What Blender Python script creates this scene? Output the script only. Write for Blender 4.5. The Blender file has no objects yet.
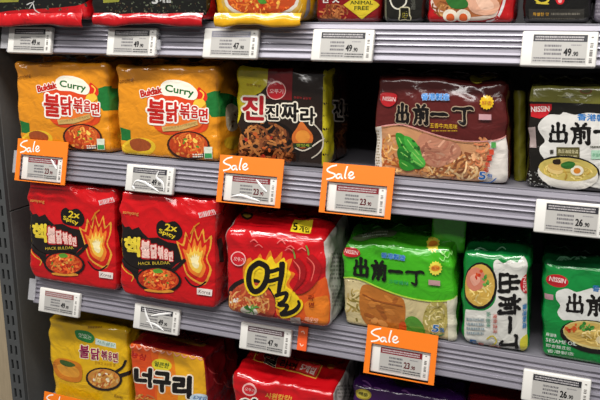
import bpy, bmesh, math, random
import numpy as np
from mathutils import Vector, Matrix
from mathutils.geometry import tessellate_polygon

random.seed(11)
SC = bpy.context.scene
COL = SC.collection

# ------------------------------------------------------------------ camera
FPX = 666.3
CP = np.array([0.69005137, -0.92571662, 0.46965564])
CF = np.array([-0.33233165, 0.91132682, -0.24297963])
CR = np.array([0.93849212, 0.34513022, 0.01084776])
CU = np.array([-0.09374547, 0.22442941, 0.96997073])

def ray(px, py):
    return CF + CR * (px - 300) / FPX - CU * (py - 200) / FPX

def at(px, py, Y):
    d = ray(px, py)
    return CP + d * (Y - CP[1]) / d[1]

def pr(P):
    d = np.asarray(P, float) - CP
    z = d @ CF
    return np.stack([300 + FPX * (d @ CR) / z, 200 - FPX * (d @ CU) / z], -1)

cd = bpy.data.cameras.new('camera')
cam = bpy.data.objects.new('camera', cd)
COL.objects.link(cam)
cd.sensor_width = 36.0
cd.lens = 36.0 * FPX / 600.0
cd.clip_start = 0.01
cam.matrix_world = Matrix(((CR[0], CU[0], -CF[0], CP[0]), (CR[1], CU[1], -CF[1], CP[1]),
                           (CR[2], CU[2], -CF[2], CP[2]), (0, 0, 0, 1)))
SC.camera = cam

# ------------------------------------------------------------------ helpers
def lin(h):
    if isinstance(h, str):
        h = h.lstrip('#')
        c = [int(h[i:i + 2], 16) / 255 for i in (0, 2, 4)]
    else:
        c = h
    return tuple(x / 12.92 if x <= 0.04045 else ((x + 0.055) / 1.055) ** 2.4 for x in c)

def mat(name, col, rough=0.5, metal=0.0, bump=0.0, bscale=200.0, spec=0.5, coat=0.0, var=0.0, stretch=None, alpha=1.0, trans=0.0):
    m = bpy.data.materials.new(name)
    m.use_nodes = True
    nt = m.node_tree
    b = nt.nodes['Principled BSDF']
    b.inputs['Base Color'].default_value = (*lin(col), 1)
    b.inputs['Roughness'].default_value = rough
    b.inputs['Metallic'].default_value = metal
    b.inputs['Specular IOR Level'].default_value = spec
    b.inputs['Coat Weight'].default_value = coat
    b.inputs['Alpha'].default_value = alpha
    b.inputs['Transmission Weight'].default_value = trans
    tc = nt.nodes.new('ShaderNodeTexCoord')
    mp = nt.nodes.new('ShaderNodeMapping')
    if stretch:
        mp.inputs['Scale'].default_value = stretch
    nz = nt.nodes.new('ShaderNodeTexNoise')
    nz.inputs['Scale'].default_value = bscale
    nz.inputs['Detail'].default_value = 4
    nt.links.new(tc.outputs['Object'], mp.inputs['Vector'])
    nt.links.new(mp.outputs['Vector'], nz.inputs['Vector'])
    if bump:
        bp = nt.nodes.new('ShaderNodeBump')
        bp.inputs['Strength'].default_value = bump
        bp.inputs['Distance'].default_value = 0.002
        nt.links.new(nz.outputs['Fac'], bp.inputs['Height'])
        nt.links.new(bp.outputs['Normal'], b.inputs['Normal'])
    if var:
        mx = nt.nodes.new('ShaderNodeMixRGB')
        l = lin(col)
        mx.inputs['Color1'].default_value = (*[x * (1 - var) for x in l], 1)
        mx.inputs['Color2'].default_value = (*[min(1, x * (1 + var)) for x in l], 1)
        nt.links.new(nz.outputs['Fac'], mx.inputs['Fac'])
        nt.links.new(mx.outputs['Color'], b.inputs['Base Color'])
    return m

def print_mat(name, rough, bump, scale, coat=0.0, spec=0.5):
    m = mat(name, '#808080', rough, 0, 0, 200, spec, coat)
    nt = m.node_tree
    b = nt.nodes['Principled BSDF']
    at_ = nt.nodes.new('ShaderNodeAttribute')
    at_.attribute_name = 'print'
    nt.links.new(at_.outputs['Color'], b.inputs['Base Color'])
    if bump:
        nz = nt.nodes['Noise Texture']
        nz.inputs['Scale'].default_value = scale
        nz.inputs['Detail'].default_value = 3.0
        nz.inputs['Distortion'].default_value = 1.2
        bp = nt.nodes.new('ShaderNodeBump')
        bp.inputs['Strength'].default_value = bump
        bp.inputs['Distance'].default_value = 0.006
        vo = nt.nodes.new('ShaderNodeTexVoronoi')
        vo.inputs['Scale'].default_value = scale * 1.1
        dm = nt.nodes.new('ShaderNodeVectorMath')
        dm.operation = 'MULTIPLY_ADD'
        dm.inputs[1].default_value = (.04, .04, .04)
        nt.links.new(nz.outputs['Color'], dm.inputs[0])
        nt.links.new(nt.nodes['Mapping'].outputs['Vector'], dm.inputs[2])
        nt.links.new(dm.outputs['Vector'], vo.inputs['Vector'])
        ad = nt.nodes.new('ShaderNodeMath')
        ad.operation = 'MULTIPLY_ADD'
        ad.inputs[1].default_value = 0.35
        nt.links.new(vo.outputs['Distance'], ad.inputs[0])
        nt.links.new(nz.outputs['Fac'], ad.inputs[2])
        nt.links.new(ad.outputs['Value'], bp.inputs['Height'])
        nt.links.new(bp.outputs['Normal'], b.inputs['Normal'])
    return m

FILM = print_mat('printed_film', 0.20, 0.45, 30.0, 0.7)
PAPER = print_mat('printed_card', 0.55, 0.0, 1)
INK = print_mat('display_print', 0.35, 0.0, 1)
M_WHITE = mat('white_plastic', '#DEDCD6', 0.38, bump=0.03, bscale=300)
M_ORANGE = mat('orange_card', '#F07A12', 0.5, bump=0.04, bscale=250)
M_ORANGE2 = mat('orange_plastic', '#EE5F2A', 0.4, bump=0.03, bscale=250)
M_RAIL = mat('grey_lavender_rail', '#9B98A2', 0.33, 0.35, 0.05, 60, var=0.08, stretch=(0.5, 6, 6))
M_SHELF = mat('grey_painted_shelf', '#7C7A82', 0.45, 0.2, 0.05, 150, var=0.06)
M_UNDER = mat('dark_shelf_steel', '#2A2A2C', 0.6, 0.2, 0.05, 150)
M_PANEL = mat('charcoal_panel', '#5C5C5A', 0.55, 0.0, 0.12, 120, var=0.15)
M_BACK = mat('black_back_panel', '#1C1C1D', 0.6, 0.0, 0.08, 120, var=0.15)
M_POST = mat('charcoal_steel', '#5A5C5C', 0.45, 0.3, 0.06, 150, var=0.1)
M_HOLE = mat('slot_black', '#050505', 0.9)
M_BEIGE = mat('beige_wood', '#A5957A', 0.6, 0.0, 0.1, 30, var=0.2, stretch=(8, 8, 1))
M_CLEAR = mat('clear_plastic', '#D8D8DC', 0.15, 0.0, 0.08, 90, alpha=0.35)
M_GLARE = mat('white_glare', '#F4F4F2', 0.12, 0.0, 0.15, 120, alpha=0.85, coat=0.5)

def obj(name, verts, faces, m, parent=None, smooth=False, mats=None, midx=None, cols=None, loc=None):
    me = bpy.data.meshes.new(name)
    me.from_pydata([tuple(v) for v in verts], [], [tuple(f) for f in faces])
    for mm in (mats or [m]):
        me.materials.append(mm)
    if midx is not None:
        me.polygons.foreach_set('material_index', midx)
    if smooth:
        me.polygons.foreach_set('use_smooth', [True] * len(me.polygons))
    if cols is not None:
        a = me.color_attributes.new('print', 'FLOAT_COLOR', 'POINT')
        c = np.ones((len(verts), 4), np.float32)
        c[:, :3] = cols
        a.data.foreach_set('color', c.ravel())
    me.update()
    o = bpy.data.objects.new(name, me)
    COL.objects.link(o)
    if parent:
        o.parent = parent
    if loc is not None:
        o.location = loc
    return o

def thing(name, label, cat, loc=(0, 0, 0), group=None):
    o = bpy.data.objects.new(name, None)
    COL.objects.link(o)
    o.location = loc
    o.empty_display_size = 0.02
    o['label'] = label
    o['category'] = cat
    if group:
        o['group'] = group
    return o

def box_bm(bm, x0, x1, y0, y1, z0, z1, bev=0.0, seg=2):
    r = bmesh.ops.create_cube(bm, size=1)
    for v in r['verts']:
        v.co = Vector((x0 + (v.co.x + .5) * (x1 - x0), y0 + (v.co.y + .5) * (y1 - y0), z0 + (v.co.z + .5) * (z1 - z0)))
    if bev:
        es = list({e for v in r['verts'] for e in v.link_edges})
        bmesh.ops.bevel(bm, geom=es, offset=bev, segments=seg, affect='EDGES', profile=0.5)

def bm_obj(name, bm, m, parent=None, smooth=False):
    me = bpy.data.meshes.new(name)
    bmesh.ops.recalc_face_normals(bm, faces=bm.faces)
    bm.to_mesh(me)
    bm.free()
    me.materials.append(m)
    if smooth:
        for p in me.polygons:
            p.use_smooth = True
    o = bpy.data.objects.new(name, me)
    COL.objects.link(o)
    if parent:
        o.parent = parent
    return o

# ------------------------------------------------------------------ value noise
_rng = np.random.RandomState(5)
_LAT = _rng.rand(32, 32, 32)

def vnoise(p):
    i = np.floor(p).astype(int)
    f = p - i
    f = f * f * (3 - 2 * f)
    out = 0
    for dx in (0, 1):
        for dy in (0, 1):
            for dz in (0, 1):
                w = (f[:, 0] if dx else 1 - f[:, 0]) * (f[:, 1] if dy else 1 - f[:, 1]) * (f[:, 2] if dz else 1 - f[:, 2])
                out = out + w * _LAT[(i[:, 0] + dx) % 32, (i[:, 1] + dy) % 32, (i[:, 2] + dz) % 32]
    return out

# ------------------------------------------------------------------ lettering
_txt = {}

def glyphs(s, off=0.0):
    key = (s, round(off, 4))
    if key in _txt:
        return _txt[key]
    c = bpy.data.curves.new('t', 'FONT')
    c.body = s
    c.offset = off
    c.resolution_u = 3
    o = bpy.data.objects.new('t', c)
    COL.objects.link(o)
    bpy.context.view_layer.update()
    dg = bpy.context.evaluated_depsgraph_get()
    me = o.evaluated_get(dg).to_mesh()
    V = np.array([v.co[:2] for v in me.vertices]) if len(me.vertices) else np.zeros((0, 2))
    me.calc_loop_triangles()
    T = [tuple(t.vertices) for t in me.loop_triangles]
    o.evaluated_get(dg).to_mesh_clear()
    bpy.data.objects.remove(o)
    bpy.data.curves.remove(c)
    _txt[key] = (V, T)
    return V, T

def refine(V, T, maxlen):
    """Split long edges so that flat print follows a bulging face."""
    bm = bmesh.new()
    vs = [bm.verts.new((x, y, 0)) for x, y in V]
    for t in T:
        try:
            bm.faces.new([vs[i] for i in t])
        except ValueError:
            pass
    for _ in range(6):
        es = [e for e in bm.edges if (e.verts[0].co - e.verts[1].co).length > maxlen]
        if not es or len(bm.verts) > 9000:
            break
        bmesh.ops.subdivide_edges(bm, edges=es, cuts=1)
        bmesh.ops.triangulate(bm, faces=[f for f in bm.faces if len(f.verts) > 3])
    bm.verts.index_update()
    V2 = np.array([v.co[:2] for v in bm.verts]) if len(bm.verts) else np.zeros((0, 2))
    T2 = [tuple(v.index for v in f.verts) for f in bm.faces]
    bm.free()
    return V2, T2

def homog(src, dst):
    A, b = [], []
    for (x, y), (u, v) in zip(src, dst):
        A.append([x, y, 1, 0, 0, 0, -u * x, -u * y]); b.append(u)
        A.append([0, 0, 0, x, y, 1, -v * x, -v * y]); b.append(v)
    h = np.linalg.solve(np.array(A, float), np.array(b, float))
    return np.append(h, 1).reshape(3, 3)

def spline(pts, n=5, closed=True):
    P = np.array(pts, float)
    N = len(P)
    out = []
    rng = range(N) if closed else range(N - 1)
    for i in rng:
        if closed:
            a, b, c, d = P[i - 1], P[i], P[(i + 1) % N], P[(i + 2) % N]
        else:
            a, b, c, d = P[max(i - 1, 0)], P[i], P[i + 1], P[min(i + 2, N - 1)]
        for k in range(n):
            t = k / n
            out.append(0.5 * (2 * b + (c - a) * t + (2 * a - 5 * b + 4 * c - d) * t * t + (3 * b - a - 3 * c + d) * t ** 3))
    if not closed:
        out.append(P[-1])
    return np.array(out)

BOLD, OUTL = 0.75, 1.0

class Art:
    """Flat print: shapes drawn in the frame of one face, laid on that face in thin layers of film ink."""
    def __init__(self, H, surf, maxlen=1.8, base=0.00035, step=0.000045):
        self.H, self.surf, self.ml = H, surf, maxlen
        self.V, self.T, self.C = [], [], []
        self.n = 0
        self.k = 0
        self.base, self.step = base, step

    def add(self, V, T, col, ref=True, dk=1, off=None):
        if len(V) == 0:
            return
        V = np.asarray(V, float)
        if ref:
            V, T = refine(V, T, self.ml)
        q = np.c_[V, np.ones(len(V))] @ self.H.T
        uv = q[:, :2] / q[:, 2:3]
        o = self.base + self.k * self.step if off is None else off
        P = self.surf(uv, o)
        self.V.append(P)
        self.T += [tuple(i + self.n for i in t) for t in T]
        c = lin(col) if isinstance(col, str) else col
        self.C.append(np.tile(np.array(c), (len(V), 1)))
        self.n += len(V)
        self.k += dk

    def poly(self, pts, col, smooth=0):
        P = spline(pts, smooth) if smooth else np.array(pts, float)
        T = tessellate_polygon([[Vector((x, y, 0)) for x, y in P]])
        self.add(P, T, col)

    def ell(self, cx, cy, rx, ry, col, rot=0, n=20, a0=0, a1=360):
        a = np.radians(np.linspace(a0, a1, n, endpoint=(a1 - a0 < 360)))
        r = math.radians(rot)
        x, y = rx * np.cos(a), ry * np.sin(a)
        self.poly(np.c_[cx + x * math.cos(r) - y * math.sin(r), cy + x * math.sin(r) + y * math.cos(r)], col)

    def rect(self, x0, y0, x1, y1, col):
        self.poly([(x0, y0), (x1, y0), (x1, y1), (x0, y1)], col)

    def star(self, cx, cy, r1, r2, n, col):
        self.poly([(cx + (r1 if i % 2 else r2) * math.cos(i * math.pi / n), cy + (r1 if i % 2 else r2) * math.sin(i * math.pi / n)) for i in range(2 * n)], col)

    def stroke(self, pts, w, col, n=5, closed=False, taper=True, off=None, dk=1):
        P = spline(pts, n, closed) if len(pts) > 2 else np.array([np.array(pts[0]) + (np.array(pts[1]) - np.array(pts[0])) * t for t in np.linspace(0, 1, 5)])
        if closed:
            P = np.vstack([P, P[:1]])
        d = np.gradient(P, axis=0)
        d /= np.linalg.norm(d, axis=1)[:, None] + 1e-9
        nn = np.c_[-d[:, 1], d[:, 0]]
        m = len(P)
        if np.isscalar(w):
            ww = np.full(m, w / 2.0)
        else:
            ww = np.interp(np.linspace(0, 1, m), np.linspace(0, 1, len(w)), w) / 2
        if taper and not closed:
            ww[0] *= .55; ww[-1] *= .55
        V = np.vstack([P + nn * ww[:, None], P - nn * ww[:, None]])
        T = []
        for i in range(m - 1):
            T += [(i, i + 1, m + i + 1), (i, m + i + 1, m + i)]
        self.add(V, T, col, ref=False, off=off, dk=dk)

    def _put(self, s, lo, hi, o, ex, ey, rad, col):
        """One printing of the letters, thickened by overprinting it shifted round a small circle."""
        V, T = glyphs(s, 0)
        n = (V - lo) / (hi - lo + 1e-9)
        P = o + n[:, :1] * ex + n[:, 1:] * ey
        P, T = refine(P, T, self.ml)
        if rad < .12:
            self.add(P, T, col, ref=False)
            return
        m = 6 if rad < .6 else (8 if rad < 1.2 else 12)
        VV, TT = [], []
        for k in range(m):
            a = 2 * math.pi * k / m
            TT += [tuple(i + len(P) * k for i in t) for t in T]
            VV.append(P + np.array([math.cos(a), math.sin(a)]) * rad)
        TT += [tuple(i + len(P) * m for i in t) for t in T]
        VV.append(P)
        self.add(np.vstack(VV), TT, col, ref=False)

    def text(self, s, p0, p1, h, col, bold=0.0, outline=None, ow=0.05, up=None, fit=None):
        """Lettering with its baseline from p0 to p1, h tall."""
        V0, _ = glyphs(s, 0)
        if len(V0) == 0:
            return
        lo, hi = V0.min(0), V0.max(0)
        p0, p1 = np.array(p0, float), np.array(p1, float)
        e = p1 - p0
        if up is None:
            upv = np.array([e[1], -e[0]]) / (np.linalg.norm(e) + 1e-9)
        else:
            upv = np.array(up, float) / np.linalg.norm(up)
        b = bold * h * BOLD
        if b > .12:                       # keep the overall size
            u = e / (np.linalg.norm(e) + 1e-9)
            p0 = p0 + u * b + upv * b
            e = e - 2 * u * b
        if outline:
            self._put(s, lo, hi, p0, e, upv * (h - 2 * b), b + ow * h * OUTL, outline)
        self._put(s, lo, hi, p0, e, upv * (h - 2 * b), b, col)

    def glyph(self, ch, x0, y0, x1, y1, col, bold=0.03, outline=None, ow=0.05, tilt=0.0):
        """One character filling the box x0..x1, y0..y1; a negative tilt lets its right side sink."""
        s = tilt * (x1 - x0)
        self.text(ch, (x0, y1 + s / 2), (x1, y1 - s / 2), y1 - y0, col, bold, outline, ow, up=(0, -1))

    def quad_text(self, ch, o, ex, ey, col, bold=0.03, outline=None, ow=0.05):
        V0, _ = glyphs(ch, 0)
        lo, hi = V0.min(0), V0.max(0)
        o, ex, ey = (np.array(v, float) for v in (o, ex, ey))
        h = min(np.linalg.norm(ex), np.linalg.norm(ey))
        b = bold * h * BOLD
        if outline:
            self._put(ch, lo, hi, o, ex, ey, b + ow * h * OUTL, outline)
        self._put(ch, lo, hi, o, ex, ey, b, col)

    BRUSH = {
        '出': [([(.5, .0), (.49, .45), (.51, .92)], 1.1), ([(.2, .14), (.21, .3), (.17, .46)], .9), ([(.17, .45), (.5, .46), (.82, .42)], .8), ([(.82, .1), (.82, .28), (.79, .46)], 1.0),
               ([(.09, .56), (.1, .75), (.05, .93)], .95), ([(.05, .92), (.5, .93), (.95, .88)], .9), ([(.93, .5), (.93, .75), (.9, 1.0)], 1.15)],
        '前': [([(.24, .0), (.31, .06), (.36, .15)], 1.0), ([(.74, .0), (.66, .07), (.58, .16)], 1.0), ([(.0, .26), (.5, .22), (1, .2)], .95), ([(.17, .36), (.17, .7), (.04, 1.0)], 1.0),
               ([(.17, .37), (.3, .36), (.46, .35)], .7), ([(.47, .34), (.47, .7), (.46, .95), (.36, .88)], 1.05), ([(.2, .53), (.42, .52)], .6), ([(.2, .69), (.42, .68)], .6),
               ([(.66, .4), (.66, .58), (.65, .74)], .95), ([(.9, .3), (.9, .65), (.89, .98), (.74, .9)], 1.15)],
        '一': [([(.0, .55), (.2, .4), (.5, .45), (.8, .42), (1, .62)], 1.0)],
        '丁': [([(.0, .14), (.12, .08), (.5, .1), (.85, .04), (1, .14)], 1.15), ([(.56, .12), (.56, .5), (.55, .94), (.3, .84)], 1.15)]}

    def brush(self, ch, o, ex, ey, col, outline=None, ow=.9, w=None):
        """A brushed character; o is its top left corner, ex and ey run along its top and left side."""
        o, ex, ey = (np.array(v, float) for v in (o, ex, ey))
        h = np.linalg.norm(ey)
        w = w or (.165 * h if ch != '一' else h * .95)
        for c, g in ((outline, 2 * ow), (col, 0)):
            if c is None:
                continue
            for pts, k in self.BRUSH[ch]:
                P = [o + ex * x + ey * y for x, y in pts]
                b = w * k
                ws = [b * 1.25 + g, b * .85 + g, b * 1.1 + g, b * .7 + g] if len(pts) > 2 else [b + g, b + g]
                self.stroke(P, ws, c, n=6, taper=False, dk=0)
                for q, sc in ((P[0], ws[0]), (P[-1], ws[-1])):
                    r = sc * .46
                    n0 = self.k
                    self.ell(q[0], q[1], r, r * .8, c, 30, n=9)
                    self.k = n0
            self.k += 2

    def brush_row(self, boxes, col, outline=None, ow=.9, tilt=.05):
        for ch, (x0, y0, x1, y1) in zip('出前一丁', boxes):
            d = tilt * (x1 - x0)
            self.brush(ch, (x0 + .6, y0 - d / 2 + .4), (x1 - x0 - 1.2, d), (0, y1 - y0 - .8), col, outline, ow)

    def noodles(self, cx, cy, rx, ry, cols, n=50, w=1.6, L=9, inside=0.95, rot=0):
        cr, sr = math.cos(math.radians(rot)), math.sin(math.radians(rot))
        for i in range(n):
            a, r = random.uniform(0, 6.283), math.sqrt(random.random()) * inside
            x, y = r * math.cos(a) * rx, r * math.sin(a) * ry
            th = random.uniform(0, 6.283)
            bend = random.uniform(-.5, .5)
            pts = []
            for k in range(5):
                xx, yy = x, y
                q = math.hypot(xx / rx, yy / ry)
                if q > inside:
                    xx, yy = xx * inside / q, yy * inside / q
                p = (cx + xx * cr - yy * sr, cy + xx * sr + yy * cr)
                if not pts or math.hypot(p[0] - pts[-1][0], p[1] - pts[-1][1]) > .15:
                    pts.append(p)
                x += math.cos(th) * L / 4; y += math.sin(th) * L / 4
                th += bend
            if len(pts) < 2:
                continue
            c = np.array(lin(random.choice(cols))) * random.uniform(.75, 1.2)
            self.stroke(pts, w * random.uniform(.7, 1.2), tuple(np.clip(c, 0, 1)), n=3, off=self.base + (self.k + random.random() * 5) * self.step, dk=0)
        self.k += 6

    def bits(self, cx, cy, rx, ry, cols, n=12, s=1.6):
        for i in range(n):
            a, r = random.uniform(0, 6.283), math.sqrt(random.random()) * .85
            x, y = cx + r * math.cos(a) * rx, cy + r * math.sin(a) * ry
            self.ell(x, y, s * random.uniform(.5, 1.2), s * random.uniform(.4, .9), random.choice(cols), random.uniform(0, 180), n=7)
            self.k -= 1
        self.k += 2

    def smalltext(self, x0, y0, x1, y1, lines, col, words=None):
        """Rows of lettering too small to read in the photo, as short dashes."""
        for l in range(lines):
            t = (l + .5) / lines
            y = y0 + (y1 - y0) * t
            h = (y1 - y0) / lines * .55
            x = x0
            while x < x1 - .5:
                w = random.uniform(.6, 2.2)
                self.poly([(x, y - h / 2), (min(x + w, x1), y - h / 2), (min(x + w, x1), y + h / 2), (x, y + h / 2)], col)
                self.k -= 1
                x += w + random.uniform(.4, .8)
        self.k += 1

    def build(self, name, m, parent, origin=(0, 0, 0), smooth=True):
        if not self.V:
            return None
        V = np.vstack(self.V) - np.array(origin)
        return obj(name, V, self.T, m, parent, smooth, cols=np.vstack(self.C))

# ------------------------------------------------------------------ soft multipack of noodles
class Pack:
    def __init__(self, name, label, base, quad, yb, yt, zs, D=0.12, r=0.009, bulge=0.0055, wr=0.0019, seed=0, group=None,
                 cat='noodle pack', top=None, side=None, world=None, seal=True, sealcol=None, crown=0.010):
        self.name, self.seed, self.D, self.r, self.b, self.wr = name, seed, D, r, bulge, wr
        self.crown = crown
        if world is None:
            tl, tr, br, bl = quad
            TL, TR, BR, BL = at(*tl, yt), at(*tr, yt), at(*br, yb), at(*bl, yb)
        else:
            TL, TR, BR, BL = (np.array(v, float) for v in world)
        BR[2] = zs; BL[2] = zs
        self.q = (TL, TR, BR, BL)
        self.W = (np.linalg.norm(TR - TL) + np.linalg.norm(BR - BL)) / 2
        self.H = (np.linalg.norm(TR - BR) + np.linalg.norm(TL - BL)) / 2
        self.org = np.array([(BL[0] + BR[0]) / 2, yb + D / 2, zs])
        self.root = thing(name, label, cat, tuple(self.org), group)
        W, H = self.W, self.H
        base_c = np.array(lin(base))
        top_c = np.array(lin(top)) if top else base_c  # on several packs the base colour darkened for shade under the shelf
        side_c = np.array(lin(side)) if side else base_c
        # closed grid box
        st = 0.0032
        nx, ny, nz = max(6, int(W / st)), max(5, int(D / st / 1.6)), max(6, int(H / st))
        xs, ys, zz = (0.5 - 0.5 * np.cos(np.linspace(0, math.pi, 0 + k + 1)) if False else np.linspace(0, 1, k + 1) for k in (nx, ny, nz))
        V, F, C, idx = [], [], [], {}
        def vid(i, j, k):
            key = (i, j, k)
            if key not in idx:
                idx[key] = len(V)
                V.append((xs[i] * W, ys[j] * D, zz[k] * H))
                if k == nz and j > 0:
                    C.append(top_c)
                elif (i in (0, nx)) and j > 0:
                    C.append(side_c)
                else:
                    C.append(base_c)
            return idx[key]
        for i in range(nx):
            for k in range(nz):
                F.append((vid(i, 0, k), vid(i + 1, 0, k), vid(i + 1, 0, k + 1), vid(i, 0, k + 1)))
                F.append((vid(i, ny, k), vid(i, ny, k + 1), vid(i + 1, ny, k + 1), vid(i + 1, ny, k)))
        for j in range(ny):
            for k in range(nz):
                F.append((vid(0, j, k), vid(0, j, k + 1), vid(0, j + 1, k + 1), vid(0, j + 1, k)))
                F.append((vid(nx, j, k), vid(nx, j + 1, k), vid(nx, j + 1, k + 1), vid(nx, j, k + 1)))
        for i in range(nx):
            for j in range(ny):
                F.append((vid(i, j, nz), vid(i + 1, j, nz), vid(i + 1, j + 1, nz), vid(i, j + 1, nz)))
                F.append((vid(i, j, 0), vid(i, j + 1, 0), vid(i + 1, j + 1, 0), vid(i + 1, j, 0)))
        P = self.shape(np.array(V), 0.0)
        self.wrap = obj('film_wrap', P - self.org, F, FILM, self.root, True, cols=np.array(C))
        # frames of the faces, in photograph units, for drawing the print
        e = 1e-4
        def corners(pts):
            return pr(self.warp(np.array(pts, float)))
        self.HF = homog(corners([(0, 0, H), (W, 0, H), (W, 0, 0), (0, 0, 0)]), [(0, H), (W, H), (W, 0), (0, 0)])
        self.HS = homog(corners([(W, 0, H), (W, D, H), (W, D, 0), (W, 0, 0)]), [(W, H), (W + D, H), (W + D, 0), (W, 0)])
        self.HT = homog(corners([(0, D, H), (W, D, H), (W, 0, H), (0, 0, H)]), [(0, H + D), (W, H + D), (W, H), (0, H)])
        self.front = Art(self.HF, self.on)
        self.side = Art(self.HS, self.on)
        self.topa = Art(self.HT, self.on)
        self.grid = {'f': (0, W, 0, H, nx, nz, base_c), 's': (W, W + D, 0, H, ny, nz, side_c), 't': (0, W, H, H + D, nx, ny, top_c)}
        self.seal = seal
        self.sealcol = np.array(lin(sealcol)) if sealcol else top_c * 0.9

    def warp(self, p):
        """From the pack's own box to its slightly skewed stand on the shelf."""
        TL, TR, BR, BL = self.q
        s, t = p[:, 0:1] / self.W, p[:, 2:3] / self.H
        P = (BL * (1 - s) + BR * s) * (1 - t) + (TL * (1 - s) + TR * s) * t
        P = P.copy()
        P[:, 1] += p[:, 1]
        P[:, 2] += self.crown * np.clip(p[:, 1] / self.D, 0, 1) ** .8 * t[:, 0]
        return P

    def shape(self, p, off):
        h = np.array([self.W, self.D, self.H]) / 2
        c = p - h
        r = self.r
        q = np.clip(c, -(h - r), h - r)
        d = c - q
        n = d / (np.linalg.norm(d, axis=1)[:, None] + 1e-12)
        o = q + n * r
        e = np.prod(np.clip(1 - (o / h) ** 2 * (1 - n ** 2), 0, 1), axis=1)
        lat = np.clip(np.abs(o) / h, 0, 1)
        up = np.clip((o[:, 2] / h[2] - .55) / .45, 0, 1)
        sd = np.clip((np.abs(o[:, 0]) / h[0] - .8) / .2, 0, 1)
        amp = self.wr * (0.24 + 1.7 * up + 0.9 * sd)
        s = self.seed * 7.31
        w1 = vnoise(np.c_[o[:, 0] * 22 + s, o[:, 1] * 30 + 3 * s, o[:, 2] * 55 + s])
        w2 = vnoise(np.c_[o[:, 0] * 60 + 9 + s, o[:, 1] * 60, o[:, 2] * 60 + s])
        ridge = 1 - np.abs(2 * vnoise(np.c_[o[:, 0] * 35 + o[:, 2] * 30 + s, o[:, 1] * 30 + s, o[:, 2] * 35 - o[:, 0] * 12]) - 1)
        disp = self.b * e * (0.25 + 0.75 * np.abs(n[:, 1])) + amp * ((w1 - .5) * 2.2 + (w2 - .5) * 0.9 + (ridge - .5) * 1.1)
        o = o + n * (disp[:, None] + off)
        res = o + h
        res[:, 2] = np.clip(res[:, 2], 0.0004, None)
        return self.warp(res)

    def on(self, uv, off):
        """Unfolded coordinates: past the right edge is the right side, past the top edge the top."""
        W, H, D = self.W, self.H, self.D
        u, v = uv[:, 0], uv[:, 1]
        y = np.maximum(np.maximum(u - W, -u), np.maximum(v - H, 0))
        p = np.c_[np.clip(u, 0, W), np.clip(y, 0, D), np.clip(v, 0, H)]
        return self.shape(p, off)

    def fin(self, y=0.45, hgt=0.012, x0=0.08, x1=0.92, face='top'):
        """Crimped heat-seal fin."""
        n = 60
        V, F, C = [], [], []
        for i in range(n + 1):
            u = self.W * (x0 + (x1 - x0) * i / n)
            yy = self.D * y + 0.0025 * math.sin(i * 0.9 + self.seed) + 0.004 * math.sin(i * .21 + self.seed)
            b = self.shape(np.array([[u, yy, self.H]]), -0.002)[0]
            hh = hgt * (0.65 + 0.35 * math.sin(i * .37 + self.seed * 2))
            zig = 0.0012 if i % 2 else 0
            for k, tt in enumerate((0, .5, 1)):
                lean = -0.010 * tt
                for dy in (0, .0006):
                    V.append(b + np.array([0, lean + dy + 0.0004 * math.sin(i * 1.9) * tt, hh * .55 * tt + zig * .3 * (k == 2)]))
        for i in range(n):
            a, b = i * 6, i * 6 + 6
            for k in (0, 1):
                F.append((a + 2 * k, b + 2 * k, b + 2 * k + 2, a + 2 * k + 2))
                F.append((a + 2 * k + 1, a + 2 * k + 3, b + 2 * k + 3, b + 2 * k + 1))
            F.append((a + 4, b + 4, b + 5, a + 5))
        C = np.tile(self.sealcol, (len(V), 1))
        obj('end_seal', np.array(V) - self.org, F, FILM, self.root, True, cols=C)

    def ground(self, art, key):
        """The panel's own ground colour over the whole face, under its print."""
        if not art.V:
            return
        u0, u1, v0, v1, n, m, c = self.grid[key]
        e = .0008
        U, Vv = np.meshgrid(np.linspace(u0 + e, u1 - e, n * 2 + 1), np.linspace(v0 + e, v1 - e, m * 2 + 1), indexing='ij')
        P = self.on(np.c_[U.ravel(), Vv.ravel()], .0002)
        k = m * 2 + 1
        for i in range(n * 2):
            for j in range(m * 2):
                q = art.n + i * k + j
                art.T.append((q, q + k, q + k + 1, q + 1))
        art.V.append(P)
        art.C.append(np.tile(c, (len(P), 1)))
        art.n += len(P)

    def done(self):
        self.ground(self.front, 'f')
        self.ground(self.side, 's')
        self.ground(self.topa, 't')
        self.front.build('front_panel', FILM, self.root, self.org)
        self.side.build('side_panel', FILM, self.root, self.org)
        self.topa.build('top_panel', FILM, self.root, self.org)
        if self.seal:
            self.fin()
        return self.root

def copy_tree(o, parent=None):
    c = o.copy()
    COL.objects.link(c)
    c.parent = parent
    for ch in list(o.children):
        copy_tree(ch, c)
    return c

# ------------------------------------------------------------------ setting
Z1, Z2, Z3, Z4 = 0.4850, 0.2675, 0.0245, -0.2370      # shelf tops
XL, XR = -0.242, 1.05

def struct(name, bm, m):
    o = bm_obj(name, bm, m)
    o['kind'] = 'structure'
    return o

bm = bmesh.new(); box_bm(bm, -0.262, XR, 0.44, 0.46, -0.62, 0.80)
struct('wall_back', bm, M_BACK)
bm = bmesh.new()
box_bm(bm, -0.262, XL, 0.03, 0.44, -0.62, 0.135, .001)
box_bm(bm, -0.262, XL, 0.03, 0.44, 0.137, 0.80, .001)
struct('wall_left', bm, M_PANEL)
bm = bmesh.new(); box_bm(bm, -0.60, -0.2765, 0.022, 0.045, -0.62, 0.80)
struct('wall_side', bm, M_BEIGE)

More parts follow.
